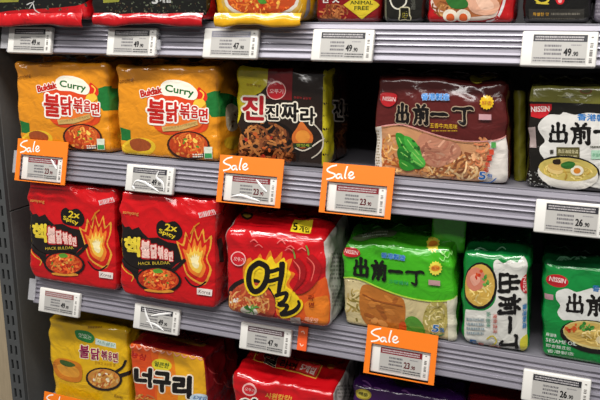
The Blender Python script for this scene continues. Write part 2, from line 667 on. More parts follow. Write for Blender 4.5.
# slotted upright: front face with two columns of slots, cut through
def upright():
    t = thing('slotted_upright', 'charcoal steel upright post with two columns of slots at the left edge of the shelving', 'upright', (-0.2595, 0.03, -0.62))
    ox, oy, oz = -0.2595, 0.03, -0.62
    hw = 0.0165
    V, F = [], []
    def quad(x0, x1, z0, z1, y):
        i = len(V)
        V.extend([(x0, y, z0), (x1, y, z0), (x1, y, z1), (x0, y, z1)])
        F.append((i, i + 1, i + 2, i + 3))
    yf = -0.0085
    cols = [(-0.0095, -0.0042), (0.0030, 0.0083)]
    pitch, sl = 0.032, 0.0205
    n = int(1.42 / pitch)
    xs = [-hw, cols[0][0], cols[0][1], cols[1][0], cols[1][1], hw]
    for k in range(n):
        z0 = k * pitch
        quad(xs[0], xs[5], z0, z0 + pitch - sl, yf)
        for a, b in ((0, 1), (2, 3), (4, 5)):
            quad(xs[a], xs[b], z0 + pitch - sl, z0 + pitch, yf)
        for a, b in cols:           # walls of each slot
            za, zb = z0 + pitch - sl, z0 + pitch
            i = len(V)
            V.extend([(a, yf, za), (b, yf, za), (b, yf, zb), (a, yf, zb), (a, yf + .003, za), (b, yf + .003, za), (b, yf + .003, zb), (a, yf + .003, zb)])
            F.extend([(i, i + 1, i + 5, i + 4), (i + 1, i + 2, i + 6, i + 5), (i + 2, i + 3, i + 7, i + 6), (i + 3, i, i + 4, i + 7)])
    for s in (-1, 1):
        i = len(V)
        V.extend([(s * hw, yf, 0), (s * hw, yf, n * pitch), (s * hw, 0.0, n * pitch), (s * hw, 0.0, 0)])
        F.append((i, i + 1, i + 2, i + 3))
    obj('post', V, F, M_POST, t)
    bm = bmesh.new(); box_bm(bm, -hw + .001, hw - .001, -0.0035, 0.0, 0, n * pitch)  # black box added behind the slots to stand for the shade inside
    bm_obj('slot_shade', bm, M_HOLE, t)
    return t
upright()

# ------------------------------------------------------------------ shelves with extruded price rail
TILT = 0.2456
DN = np.array([0, -math.sin(TILT), -math.cos(TILT)])
NO = np.array([0, -math.cos(TILT), math.sin(TILT)])

def tilted(x, zt, s, n):
    return np.array([x, 0, zt]) + DN * s + NO * n

def shelf(zt, label, x0=-0.186):
    t = thing('shelf', label, 'shelf', ((x0 + XR) / 2, 0.2, zt), 'shelves of the noodle bay')
    org = np.array([(x0 + XR) / 2, 0.2, zt])
    bm = bmesh.new()
    box_bm(bm, x0 + .001, XR, 0.012, 0.435, zt - 0.028, zt, .0008)
    bmesh.ops.translate(bm, verts=bm.verts, vec=Vector(-org))
    bm_obj('shelf_board', bm, M_SHELF, t)
    bm = bmesh.new()
    box_bm(bm, x0 + .002, XR, 0.016, 0.433, zt - 0.034, zt - 0.0281)
    bmesh.ops.translate(bm, verts=bm.verts, vec=Vector(-org))
    bm_obj('shelf_underside', bm, M_UNDER, t)
    # rail profile: s runs down the face, n stands out from it; z of tag tops is zt - .0095
    ztag = zt - 0.0095
    prof = [(-.0094, -.026), (-.0096, -.0095), (-.0088, -.0084), (-.0030, -.0080), (-.0022, -.0086), (-.0018, -.0108),
            (.0016, -.0110), (.0020, -.0092), (.0040, -.0088), (.0046, -.0092), (.0050, -.0114), (.0090, -.0116), (.0094, -.0092),
            (.0112, -.0088), (.0118, -.0092), (.0122, -.0117), (.0170, -.0119), (.0174, -.0090), (.0190, -.0086), (.0196, -.0092), (.0200, -.0117),
            (.0262, -.0119), (.0266, -.0090), (.0296, -.0086), (.0302, -.0092), (.0306, -.0113), (.0336, -.0115), (.0340, -.0090), (.0395, -.0084),
            (.0408, -.0092), (.0412, -.0130), (.0405, -.0240), (-.004, -.030)]
    V, F = [], []
    m = len(prof)
    for x in (x0, XR):
        for s, n in prof:
            V.append(tilted(x, ztag, s, n) - org)
    for i in range(m):
        j = (i + 1) % m
        F.append((i, m + i, m + j, j))
    F.append(tuple(range(m)))
    F.append(tuple(range(2 * m - 1, m - 1, -1)))
    obj('price_rail', V, F, M_RAIL, t)
    # clear strip end at the left
    V, F = [], []
    for x in (x0 - 0.011, x0 + 0.004):
        for s, n in ((-.004, -.006), (.036, -.006), (.036, -.008), (-.004, -.008)):
            V.append(tilted(x, ztag, s, n) - org)
    F = [(0, 4, 5, 1), (1, 5, 6, 2), (2, 6, 7, 3), (3, 7, 4, 0), (0, 1, 2, 3), (7, 6, 5, 4)]
    e = obj('rail_end', V, F, M_CLEAR, t)
    e['label'] = 'clear plastic strip end'
    return t

shelf(Z1, 'upper grey shelf with a ridged price rail, under black and yellow noodle packs')
shelf(Z2, 'middle grey shelf with a ridged price rail, under the orange curry noodle packs')
shelf(Z3, 'lower grey shelf with a ridged price rail, under the red and green noodle packs', x0=-0.178)
shelf(Z4, 'bottom grey shelf under the yellow and purple noodle packs')

# ------------------------------------------------------------------ electronic price tags and sale cards
TW, TH = 0.09, 0.0449

def flat(x, zt, n0):
    """Face of a tag or card: u to the right, v down the face."""
    def f(uv, off):
        return np.array([x, 0, zt]) + uv[:, :1] * np.array([1.0, 0, 0]) + uv[:, 1:2] * DN + NO * (n0 + off)
    return f

def tag(x, zt, label, head='#25252B', price='49', cents='90', pcol='#1A1A1E', glare=None, n0=0.0, bracket=False, group='electronic price tags on the rails'):
    org = tilted(x + TW / 2, zt, TH / 2, n0)
    t = thing('price_tag', label, 'price tag', tuple(org), group)
    bm = bmesh.new()
    box_bm(bm, 0, TW, -0.0075, 0.0012, -TH, 0, .0022, 3)
    for v in bm.verts:
        c = v.co.copy()
        v.co = Vector(tilted(x, zt, -c.z, -c.y - 0.0075 + n0) - org) + Vector((c.x, 0, 0))
    # y=0 is the back, y=-.0075 the front
    bm_obj('casing', bm, M_WHITE, t, True)
    I = np.eye(3)
    H = np.diag([TW / 100, TH / 50, 1.0])
    a = Art(H, flat(x, zt, n0), maxlen=50, base=0.0002, step=0.00002)
    a.rect(14.6, 4.4, 87, 46.2, '#C3C1BC')
    a.rect(15.4, 5.2, 86.2, 45.4, '#AFADA8')
    a.rect(15.4, 5.2, 86.2, 15.0, head)
    a.smalltext(18, 6.6, 82, 13.8, 2, '#B8B4B4')
    a.smalltext(31, 18, 54, 35, 3, '#5E5C60')
    a.smalltext(66, 18, 80, 21, 1, '#807E80')
    a.text(price, (56.5, 35), (67, 35), 11, pcol, 0.055)
    a.text('.' + cents, (68.2, 35), (76, 35), 6.5, pcol, 0.05)
    a.smalltext(17, 36.5, 54, 44, 2, '#5E5C60')
    a.smalltext(56, 37, 85.5, 44.5, 2, '#303034')
    a.build('screen', INK, t, org)
    b = Art(H, flat(x, zt, n0), maxlen=50, base=0.0002, step=0.00002)
    for k in range(12):
        if k % 5 != 3:
            b.rect(90.2, 16 + k * 2.4, 94.2, 16 + k * 2.4 + random.uniform(.8, 1.8), '#6E6A66')
    b.rect(91, 7.4, 94, 9, '#7A7672')
    b.build('side_code', INK, t, org)
    if glare:  # raised white ribbons modelled in the shape of glare on the tag film
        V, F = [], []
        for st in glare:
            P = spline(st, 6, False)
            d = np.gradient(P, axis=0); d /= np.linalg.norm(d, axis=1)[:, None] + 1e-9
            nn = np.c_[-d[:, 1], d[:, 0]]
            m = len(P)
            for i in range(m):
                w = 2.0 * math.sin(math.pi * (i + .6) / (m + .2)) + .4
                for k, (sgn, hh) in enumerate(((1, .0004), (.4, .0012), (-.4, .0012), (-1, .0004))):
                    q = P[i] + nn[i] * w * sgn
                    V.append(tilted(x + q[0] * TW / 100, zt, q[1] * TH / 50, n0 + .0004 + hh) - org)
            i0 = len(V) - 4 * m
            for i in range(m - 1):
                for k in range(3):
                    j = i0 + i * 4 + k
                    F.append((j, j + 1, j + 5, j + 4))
        g = obj('glare_ribbons', V, F, M_GLARE, t, True)
        g['label'] = 'white ribbons shaped like glare on protective film'
    if bracket:
        bm = bmesh.new()
        box_bm(bm, TW, TW + .006, -.005, .0, -.034, -.018, .001)
        box_bm(bm, TW - .001, TW + .003, -.0075, .0, -.012, -.007, .001)
        box_bm(bm, TW - .001, TW + .003, -.0075, .0, -.042, -.037, .001)
        for v in bm.verts:
            c = v.co.copy()
            v.co = Vector(tilted(x, zt, -c.z, -c.y - 0.0075 + n0) - org) + Vector((c.x, 0, 0))
        k = bm_obj('clip', bm, M_CLEAR, t)
        k['label'] = 'clear plastic clip'
    return t

def sale_card(x, zt, label, group='orange sale cards'):
    CW, CH = 0.108, 0.0744
    org = tilted(x + CW / 2, zt, CH / 2, 0)
    t = thing('sale_card', label, 'sale card', tuple(org), group)
    # plate with a window for the tag
    wx0, wx1, wz0, wz1 = 0.0088, 0.0088 + TW + .0006, 0.0272, 0.0728
    V, F = [], []
    for n in (-.0012, -.0030):
        for u, v in ((0, 0), (CW, 0), (CW, CH), (0, CH), (wx0, wz0), (wx1, wz0), (wx1, wz1), (wx0, wz1)):
            V.append(tilted(x + u, zt, v, n) - org)
    for a, b in ((0, 1), (1, 2), (2, 3), (3, 0)):
        F.append((a, b, 4 + b, 4 + a))
        F.append((8 + a, 12 + a, 12 + b, 8 + b))
        F.append((a, 8 + a, 8 + b, b))
        F.append((4 + a, 4 + b, 12 + b, 12 + a))
    obj('card', V, F, M_ORANGE, t)
    src = [(32, 25), (390, 78), (375, 328), (15, 265)]
    H = homog(src, [(0, 0), (CW, 0), (CW, CH), (0, CH)])
    a = Art(H, flat(x, zt, -.0012), maxlen=1000, base=0.0002, step=0.00002)
    for pts in ([(100, 44), (72, 48), (52, 62), (62, 74), (86, 84), (92, 94), (78, 104), (50, 108)],
                [(122, 90), (106, 88), (98, 100), (108, 109), (120, 98), (122, 90), (124, 108), (132, 110)],
                [(152, 52), (145, 78), (141, 104), (148, 112)],
                [(156, 102), (176, 98), (182, 88), (170, 82), (160, 94), (162, 108), (176, 114), (190, 106)]):
        a.stroke(pts, 7.5, '#F6F1EA', n=6, taper=False)
    a.build('lettering', PAPER, t, org)
    return t

ZT1, ZT2, ZT3 = 0.4757, 0.2562, 0.0065
RED = '#7A1F26'
tag(-.1767, ZT1, 'white price tag at the left end of the upper rail', price='49')
tag(.0232, ZT1, 'white price tag with a clear side clip, above the gap between two orange curry packs', price='49', bracket=True)
tag(.1957, ZT1, 'white price tag on the upper rail beneath the yellow noodle pack with a bowl', price='47', head='#8A8A96')
tag(.3694, ZT1, 'white price tag on the upper rail above the black and yellow noodle pack', price='49')
tag(.6541, ZT1, 'white price tag on the upper rail above the black and white noodle pack, priced 49', price='49')
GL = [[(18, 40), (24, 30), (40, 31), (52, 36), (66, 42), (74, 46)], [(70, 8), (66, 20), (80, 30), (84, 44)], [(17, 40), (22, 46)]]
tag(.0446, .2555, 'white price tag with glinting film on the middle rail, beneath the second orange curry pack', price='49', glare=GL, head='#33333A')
tag(.6905, .2573, 'white price tag on the middle rail priced 26, under the black and white noodle pack', price='26')
tag(-.1606, .0063, 'white price tag with a reddish header at the left end of the lower rail', head='#8E5A55', price='49')
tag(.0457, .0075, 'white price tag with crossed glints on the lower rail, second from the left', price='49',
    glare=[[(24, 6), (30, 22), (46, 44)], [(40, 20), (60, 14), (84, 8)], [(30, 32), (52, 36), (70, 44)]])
tag(.2510, .0059, 'white price tag beside the small orange marker on the lower rail', price='47', head='#4A3338')
tag(.6963, .0070, 'white price tag on the lower rail priced 26, beneath the dark green packs', price='26')
SD = 0.0092
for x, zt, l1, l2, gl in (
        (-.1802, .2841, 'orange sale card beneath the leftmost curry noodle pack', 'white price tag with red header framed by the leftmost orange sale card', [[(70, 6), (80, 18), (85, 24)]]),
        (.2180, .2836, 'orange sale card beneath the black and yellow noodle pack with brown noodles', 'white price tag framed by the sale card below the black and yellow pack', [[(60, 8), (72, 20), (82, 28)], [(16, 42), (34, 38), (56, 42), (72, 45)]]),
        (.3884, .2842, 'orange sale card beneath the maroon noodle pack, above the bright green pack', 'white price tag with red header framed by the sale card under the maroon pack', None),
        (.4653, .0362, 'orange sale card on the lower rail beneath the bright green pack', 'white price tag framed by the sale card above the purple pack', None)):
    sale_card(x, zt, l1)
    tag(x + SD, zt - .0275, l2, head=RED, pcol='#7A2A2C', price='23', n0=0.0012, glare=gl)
p = at(44, 391.5, 0)
sale_card(p[0], p[2], 'orange sale card cut off at the bottom, in front of the yellow pack')

# orange marker clipped to the lower rail
def marker():
    zt = Z3 - .0095
    x = at(297.5, 340, 0)[0]
    org = tilted(x + .008, zt, .02, 0)
    t = thing('rail_marker', 'small orange plastic marker clipped on the lower rail beside a white price tag', 'marker', tuple(org))
    bm = bmesh.new(); box_bm(bm, 0, .0165, -.004, 0, -.040, -.0005, .0012)
    for v in bm.verts:
        c = v.co.copy()
        v.co = Vector(tilted(x, zt, -c.z, -c.y - 0.0085) - org) + Vector((c.x, 0, 0))
    bm_obj('clip', bm, M_ORANGE2, t)
    a = Art(np.diag([.0165 / 16, .04 / 40, 1]), flat(x, zt, -.0045), maxlen=100, base=.0002)
    a.stroke([(5, 10), (9, 8), (11, 12)], 1.6, '#F7C9B0'); a.stroke([(5, 28), (8, 32), (11, 29)], 1.6, '#F7C9B0')
    a.build('mark', PAPER, t, org)
marker()

# ------------------------------------------------------------------ noodle packs, middle-top row
NOOD = ['#D9682A', '#E8873A', '#C8481E', '#F0A54C', '#B83C18']
WH = '#F2EDE2'

def curry():
    k = Pack('noodle_multipack', 'orange curry noodle multipack, the right-hand one of the two orange packs', '#DB8C1C',
             [(115, 66), (216, 66), (219, 160), (120, 155.6)], .010, .020, Z2 + .0006, D=.125, seed=1, group='orange curry noodle packs')
    a = k.front
    a.poly([(205, 94), (214, 91), (224, 92), (225, 117), (212, 117), (207, 110)], '#1E6E30')
    a.poly([(120.5, 127), (131, 130), (131, 141), (121, 140)], '#1E6E30')
    a.ell(139, 147, 17, 9.5, '#DDB62A', -4)                  # yellow cushion
    a.ell(136, 147, 12, 5, '#C89A1E', -4)
    a.poly([(130, 141), (140, 138), (151, 143), (148, 150), (134, 150)], '#9A4A22', 4)
    a.poly([(148, 99), (156, 92), (170, 93), (190, 98), (206, 110), (209, 124), (203, 132), (184, 133), (166, 134), (154, 124)], '#D2441C', 4)
    a.poly([(168, 104), (186, 106), (204, 116), (198, 128), (176, 131), (164, 122)], '#E2742A', 4)
    a.poly([(197, 92), (199, 87), (203, 90), (207, 94), (207, 100), (202, 103), (198, 99)], '#D6301C', 4)
    a.stroke([(200, 90), (204, 94), (202, 100)], 1.4, '#F2C040')
    a.poly([(196, 100), (203, 99), (206, 104), (200, 108), (194, 105)], '#E6B83A', 4)
    a.poly([(162, 84), (168, 80), (178, 80), (186, 82), (192, 85), (198, 92), (196, 99), (188, 99), (178, 96), (165, 95), (161, 90)], '#F0EAD8', 4)
    a.text('Curry', (165.5, 93), (194, 98.5), 9.3, '#1B6A2C', .045, up=(0.05, -1))
    a.text('Buldak', (142, 97.5), (163.5, 93), 7.4, '#C4281C', .09, WH, .1)
    for ch, b in zip('불닭볶음면', [(148.5, 99, 167, 123), (167, 101, 180, 121.5), (180.5, 103.5, 191.5, 118.5), (191.5, 105.5, 199.5, 118), (199.5, 108, 208.5, 122)]):
        a.glyph(ch, *b, '#C2241E', .045, WH, .075, tilt=-.08)
    a.poly([(163, 126), (180, 125), (198, 120), (199, 124.5), (181, 130), (164, 131)], '#C9A460')
    a.text('크리미하고 부드러운 커리맛', (165, 130), (197, 124), 2.6, '#7C5A20', .03)
    a.ell(189, 145, 21.5, 14.5, '#3C1E12', 2)
    a.ell(189, 144.5, 19.3, 12.6, '#B8421C', 2)
    a.noodles(189, 144.5, 18.5, 12, NOOD, 75, 1.7, 10)
    a.bits(189, 143, 15, 9, ['#E8C23A', '#F0D060', '#B83018', '#4C8A2A', '#E89A3A'], 16, 1.9)
    a.rect(204.5, 146.5, 213, 158, '#DDE3D0')
    a.rect(205, 153, 212.5, 157.5, '#3A9A58')
    a.smalltext(193, 153, 204, 157, 2, '#F0E8D8')
    a.text('samyang', (119, 84), (134, 81.5), 3.4, '#6A3C10', .02)
    a.smalltext(143, 68, 158, 71, 1, '#B56F18')
    s = k.side
    s.poly([(217, 93), (227, 94), (236, 98), (236, 116), (217, 117)], '#1E6E30')
    s.poly([(224, 108), (231, 104), (236, 110), (236, 128), (226, 130)], '#B9A78A', 4)
    s.bits(230, 120, 5, 8, ['#6A4A30', '#8A5A30', '#D8C8A0'], 8, 1.5)
    s.poly([(224, 139), (236, 137), (236, 148), (226, 148)], '#D8A826', 4)
    k.done()
    c = copy_tree(k.root)
    c.location.x -= .2065
    c.scale.x = 1.035
    c['label'] = 'leftmost orange curry noodle multipack, against the charcoal side panel'
curry()

def jjajang():
    k = Pack('noodle_multipack', 'black and yellow noodle multipack with a picture of dark brown noodles', '#241812',
             [(237, 67), (327, 71), (325, 167), (237, 157)], .030, .036, Z2 + .0006, D=.12, seed=2, side='#33261C', top='#2A2014')  # side colour lightened to make up for the little light it catches
    a = k.front
    a.poly([(237, 65), (268, 67), (269, 84), (262, 92), (250, 98), (243, 108), (240, 120), (237, 124)], '#BDAE1C')
    a.poly([(268, 67), (294, 69), (293, 100), (268, 98)], '#701418')
    a.ell(268, 150, 33, 31, '#140C08')
    a.noodles(266, 148, 30, 27, ['#7C4424', '#9A5C30', '#5C3018', '#B4743C', '#3C1E10'], 130, 2.3, 14)
    a.bits(266, 148, 26, 22, ['#B85A28', '#2A160C', '#C87A3A', '#8A3A1C', '#A83020'], 26, 2.6)
    a.ell(277.5, 90, 9.8, 9.4, '#E9B8B0'); a.ell(277.5, 90, 9, 8.6, '#B81E28')
    a.text('오뚜기', (271, 93), (284.5, 93.5), 4.8, '#F0D8D4', .03)
    a.stroke([(272, 84), (277.5, 81.5), (283, 84)], 1, '#F0D8D4')
    a.text('진한 짜장', (247, 85.5), (262, 87), 2.6, '#8A5A14', .03)
    a.text('춘장의 깊은맛', (295, 98), (312, 99.5), 2.4, '#A82428', .03)
    for ch, b, c in (('진', (243, 95, 266, 120), '#A81C22'), ('진', (267.5, 104, 281, 119.5), '#15100E'), ('짜', (283, 102, 300.5, 121), '#15100E'), ('라', (301.5, 107, 316.5, 124), '#15100E')):
        a.glyph(ch, *b, c, .055, '#E6DECB', .075, tilt=-.03)
    a.stroke([(313, 122), (321, 131), (323, 143), (320, 152), (312, 158)], 1.2, '#B9B0A0')
    a.stroke([(296, 147), (306, 150), (322, 139.5), (324, 138)], 1.3, '#C9C0B0')
    a.poly([(303, 121), (309, 128), (313.5, 134), (313.5, 141), (308, 147), (299, 147), (294, 141), (294, 134), (298, 128)], '#C7682A', 4)
    a.ell(304, 136, 7, 6.5, '#D98A34')
    a.rect(294.5, 142.5, 313, 147, '#20301A')
    a.text('맛있게', (298, 146), (310, 146.3), 3, '#B8C83A', .03)
    s = k.side
    s.poly([(326, 66), (333.5, 66), (332, 166), (324, 168)], '#B4A81E')
    s.poly([(336, 76), (352, 74), (350, 98), (340, 98)], '#3A1614')
    s.noodles(344, 143, 10, 20, ['#6A3E24', '#7C4A28', '#4A2816'], 44, 2.2, 12)
    s.glyph('진', 331.5, 100, 342, 121, '#140E0C', .05, '#DAD2C4', .06)
    s.glyph('짜', 342.5, 103, 353, 119, '#140E0C', .05, '#B0A898', .06)
    t = k.topa
    t.poly([(238, 66), (268, 67), (274, 58), (244, 58)], '#A89A1C')
    k.done()
jjajang()

def maroon():
    k = Pack('noodle_multipack', 'maroon beef noodle multipack with green leaves in the picture and black characters', '#541A18',
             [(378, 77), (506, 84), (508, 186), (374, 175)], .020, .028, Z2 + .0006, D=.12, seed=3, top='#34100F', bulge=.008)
    a = k.front
    edge = [(374, 126), (382, 124), (400, 122), (412, 124), (428, 129), (444, 134), (462, 138), (480, 139), (496, 138), (507, 134)]
    E = spline(edge, 3, False)
    a.poly(list(E) + [(509, 187), (440, 182), (372, 177)], '#C08A60')
    a.poly([(374, 126), (382.5, 124), (382, 178), (372, 178)], '#CFC7BC')
    a.smalltext(375.5, 128, 380, 170, 14, '#8A7C60')
    a.poly([(489, 138), (498, 138), (508, 134), (509, 187), (483, 185), (490, 160)], '#D6CFC6')
    a.noodles(394, 152, 12, 26, ['#C88850', '#D89850', '#98582E', '#E6BC80', '#B86030'], 55, 1.8, 9)
    a.noodles(450, 165, 36, 17, ['#C88850', '#DCA868', '#A8643A', '#EAC490', '#80482A'], 120, 2.1, 13)
    a.poly([(424, 131), (440, 136), (458, 141), (462, 152), (450, 162), (436, 166), (424, 158), (418, 145)], '#B87C62', 4)
    a.noodles(441, 150, 18, 14, ['#C48A6E', '#A86A54', '#D29C80'], 26, 2.2, 10)
    a.noodles(482, 150, 9, 16, ['#D08A5A', '#C87850', '#E0A878'], 26, 2, 9)
    LV = [([(397, 132), (403, 131), (409, 137), (411, 147), (406, 153), (400, 146)], '#2A8428'), ([(406, 134), (414, 136), (421, 145), (423, 155), (415, 154), (408, 145)], '#3E9E36'),
          ([(399, 147), (407, 147), (417, 154), (426, 163), (420, 168), (408, 165), (400, 158)], '#1F6E24'), ([(411, 148), (420, 150), (427, 160), (424, 166), (415, 160)], '#4CAA40'),
          ([(401, 158), (408, 160), (416, 167), (408, 170), (401, 166)], '#2F8A2C')]
    for P, c_ in LV:
        a.poly(P, c_, 5)
    for P in ([(400, 135), (405, 144), (411, 152)], [(409, 137), (415, 145), (421, 153)], [(402, 150), (412, 157), (423, 164)], [(414, 150), (420, 157), (425, 163)], [(403, 161), (409, 165)]):
        a.stroke(P, 1.0, '#8CC860')
    a.bits(411, 150, 12, 15, ['#1B5A20', '#5CB84C', '#256E26'], 16, 2.0)
    a.stroke(edge[1:], 1.2, '#C88A84', n=4)
    a.poly([(381.5, 93), (387, 91.5), (397, 93), (398, 98), (395, 103), (389, 105), (383, 102)], '#AE1F25', 4)
    a.text('NISSIN', (383.5, 99), (396.5, 100), 4.2, '#E8D8D4', .03)
    a.text('香港製造', (423, 98.7), (451, 99), 6.6, '#3A86D0', .045, '#B9CBE4', .04)
    a.brush_row([(397, 102, 411, 121), (415, 103, 431, 122), (433, 110, 450, 114.5), (454.5, 105, 475, 122.5)], '#0E0908', '#A08C74', tilt=.03)
    a.text('五香牛肉風味', (432, 125), (459, 126.5), 5, '#D2AA22', .03)
    a.smalltext(434, 127, 459, 129, 1, '#B08A20')
    a.star(487.5, 101, 7.2, 6, 14, '#D9B020'); a.text('鮮香', (482.5, 103.5), (492.5, 104), 4.4, '#A03A18', .03)
    a.poly([(480, 112), (492, 112.5), (492, 118), (480, 117.5)], '#B88C90')
    for i, (x, y) in enumerate(((492, 140), (490, 147), (488, 153))):
        a.rect(x, y, x + 4.5, y + 5.5, ['#4C9A4A', '#CC4A30', '#CC4A30'][i])
    for i, ch in enumerate('五包装'):
        a.glyph(ch, 487 - i * 1.2, 154 + i * 6, 492 - i * 1.2, 159 + i * 6, '#D0392C', .04)
    a.text('5', (479.5, 178), (486.5, 178.5), 8, '#2560A8', .07, WH, .05)
    a.text('包', (487.5, 177), (493, 177.5), 5, '#2560A8', .04)
    a.stroke([(480, 181), (490, 181), (497, 177)], 1, '#2560A8')
    t = k.topa
    t.smalltext(392, 74, 430, 77, 1, '#8A7C78')
    t.poly([(470, 79), (490, 77), (496, 80), (476, 82)], '#B0A030', 4)
    k.done()
maroon()

def black_white():
    k = Pack('noodle_multipack', 'black noodle multipack with a white cloud panel and olive top band, at the right edge', '#16130E',
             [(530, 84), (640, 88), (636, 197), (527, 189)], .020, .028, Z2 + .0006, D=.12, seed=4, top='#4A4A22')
    a = k.front
    a.poly([(528, 84), (642, 88), (642, 105), (529, 101)], '#77752F')
    a.ell(586, 91, 6, 2.6, '#7A2A24'); a.ell(586, 91, 5, 1.9, '#5A5A2A')
    for i in range(9):
        x = random.uniform(532, 630); y = random.uniform(88, 98)
        a.stroke([(x, y), (x + random.uniform(3, 9), y + random.uniform(-2, 2)), (x + 12, y + random.uniform(-1, 3))], .8, random.choice(['#A8A866', '#5A5A26', '#8F8F48']))
    a.poly([(541, 120), (549, 114), (560, 114), (564, 111.5), (575, 114), (588, 112), (606, 113.5), (640, 114), (640, 190), (600, 188), (560, 178), (543, 168),
            (545, 160), (540, 152), (540, 146), (545, 140), (540, 132), (538, 126)], '#D2D0CA', 4)
    a.poly([(530, 103.5), (552, 103.5), (551.5, 109), (547, 115), (540, 118), (531.5, 116)], '#B81C24')
    a.text('NISSIN', (531.5, 111.5), (549.5, 111), 5.6, '#F2E6E2', .035)
    a.text('香港製造', (577, 119.5), (615, 121.5), 7, '#2F7CC4', .045)
    a.brush_row([(548.5, 122, 568, 142), (571, 122.5, 591, 143), (594, 128.5, 612, 133), (615, 123, 634, 144)], '#0D0B09', tilt=.02)
    a.rect(556.5, 146, 579.5, 158.5, '#56502C')
    a.text('黑蒜油豬骨湯', (558, 152), (578, 152.3), 4, '#D6CDA0', .03)
    a.text('風味拉麵', (559, 157.5), (577, 157.8), 4, '#C8BE90', .03)
    a.text('香', (549.5, 153), (554, 153), 4.5, '#2A2418', .04)
    a.smalltext(590, 144, 602, 147, 1, '#6A6A60')
    a.rect(591, 149, 602, 158, '#A8CDB4'); a.text('非油炸', (592, 155.5), (601, 156), 4, '#2C8A58', .03)
    a.poly([(529, 127), (535.5, 126), (536.5, 147), (530, 147)], '#9A8A86')
    for i in range(70):
        x, y = random.uniform(528, 552), random.uniform(171, 190)
        a.ell(x, y, random.uniform(.4, 1.1), random.uniform(.4, .9), random.choice(['#8A8A86', '#B8B8B2', '#5A5A56']), n=6); a.k -= 1
    a.ell(568, 170, 32, 15.5, '#17130E', 6); a.k += 1
    a.ell(568, 173, 30.5, 16, '#D8D4CA', 6)
    a.ell(568, 168.5, 29.5, 12, '#C2AE5C', 5)
    a.noodles(568, 171, 26, 8, ['#D2B45A', '#E2CC7C', '#B8943C'], 40, 1.3, 8, rot=5)
    a.ell(555, 169, 8, 4, '#D8BC78', 15); a.ell(556, 166, 8, 3.5, '#C8A45C', 10)
    a.ell(577, 169.5, 6.5, 5.2, '#E6DFC8'); a.ell(577, 169.7, 3.6, 3, '#CF7E28')
    a.poly([(561, 163), (568, 160), (575, 162), (572, 167), (563, 167)], '#2E6A2A', 4)
    a.poly([(553, 159), (560, 158), (560, 163), (554, 163)], '#2A1A10', 3)
    k.done()
    # folded olive side flap at the left of the pack
    pts = [at(513.5, 90, .06), at(525.5, 91, .06), at(526, 186, .06), at(514, 186, .06)]
    z0 = Z2 + .0008
    V, F, C = [], [], []
    n = 24
    for i in range(n + 1):
        t_ = i / n
        l = pts[0] * (1 - t_) + pts[3] * t_
        r_ = pts[1] * (1 - t_) + pts[2] * t_
        l[2] = max(z0, l[2]); r_[2] = max(z0, r_[2])
        for j in range(7):
            s_ = j / 6
            q = l * (1 - s_) + r_ * s_
            bow = .006 * math.sin(math.pi * s_) + .0012 * math.sin(i * 1.3 + j)
            V.append(q + np.array([0, -bow, 0])); C.append(lin('#6E6A1E'))
        for j in range(7):
            s_ = j / 6
            q = l * (1 - s_) + r_ * s_
            V.append(q + np.array([0, .004, 0])); C.append(lin('#5A5818'))
    for i in range(n):
        for j in range(6):
            a0 = i * 14 + j
            F.append((a0, a0 + 14, a0 + 15, a0 + 1))
            b0 = a0 + 7
            F.append((b0, b0 + 1, b0 + 15, b0 + 14))
        F.append((i * 14, i * 14 + 7, i * 14 + 21, i * 14 + 14))
        F.append((i * 14 + 6, i * 14 + 20, i * 14 + 27, i * 14 + 13))
    fl = obj('side_flap', np.array(V) - k.org, F, FILM, k.root, True, cols=np.array(C))
    fl['label'] = 'folded olive side flap'
black_white()

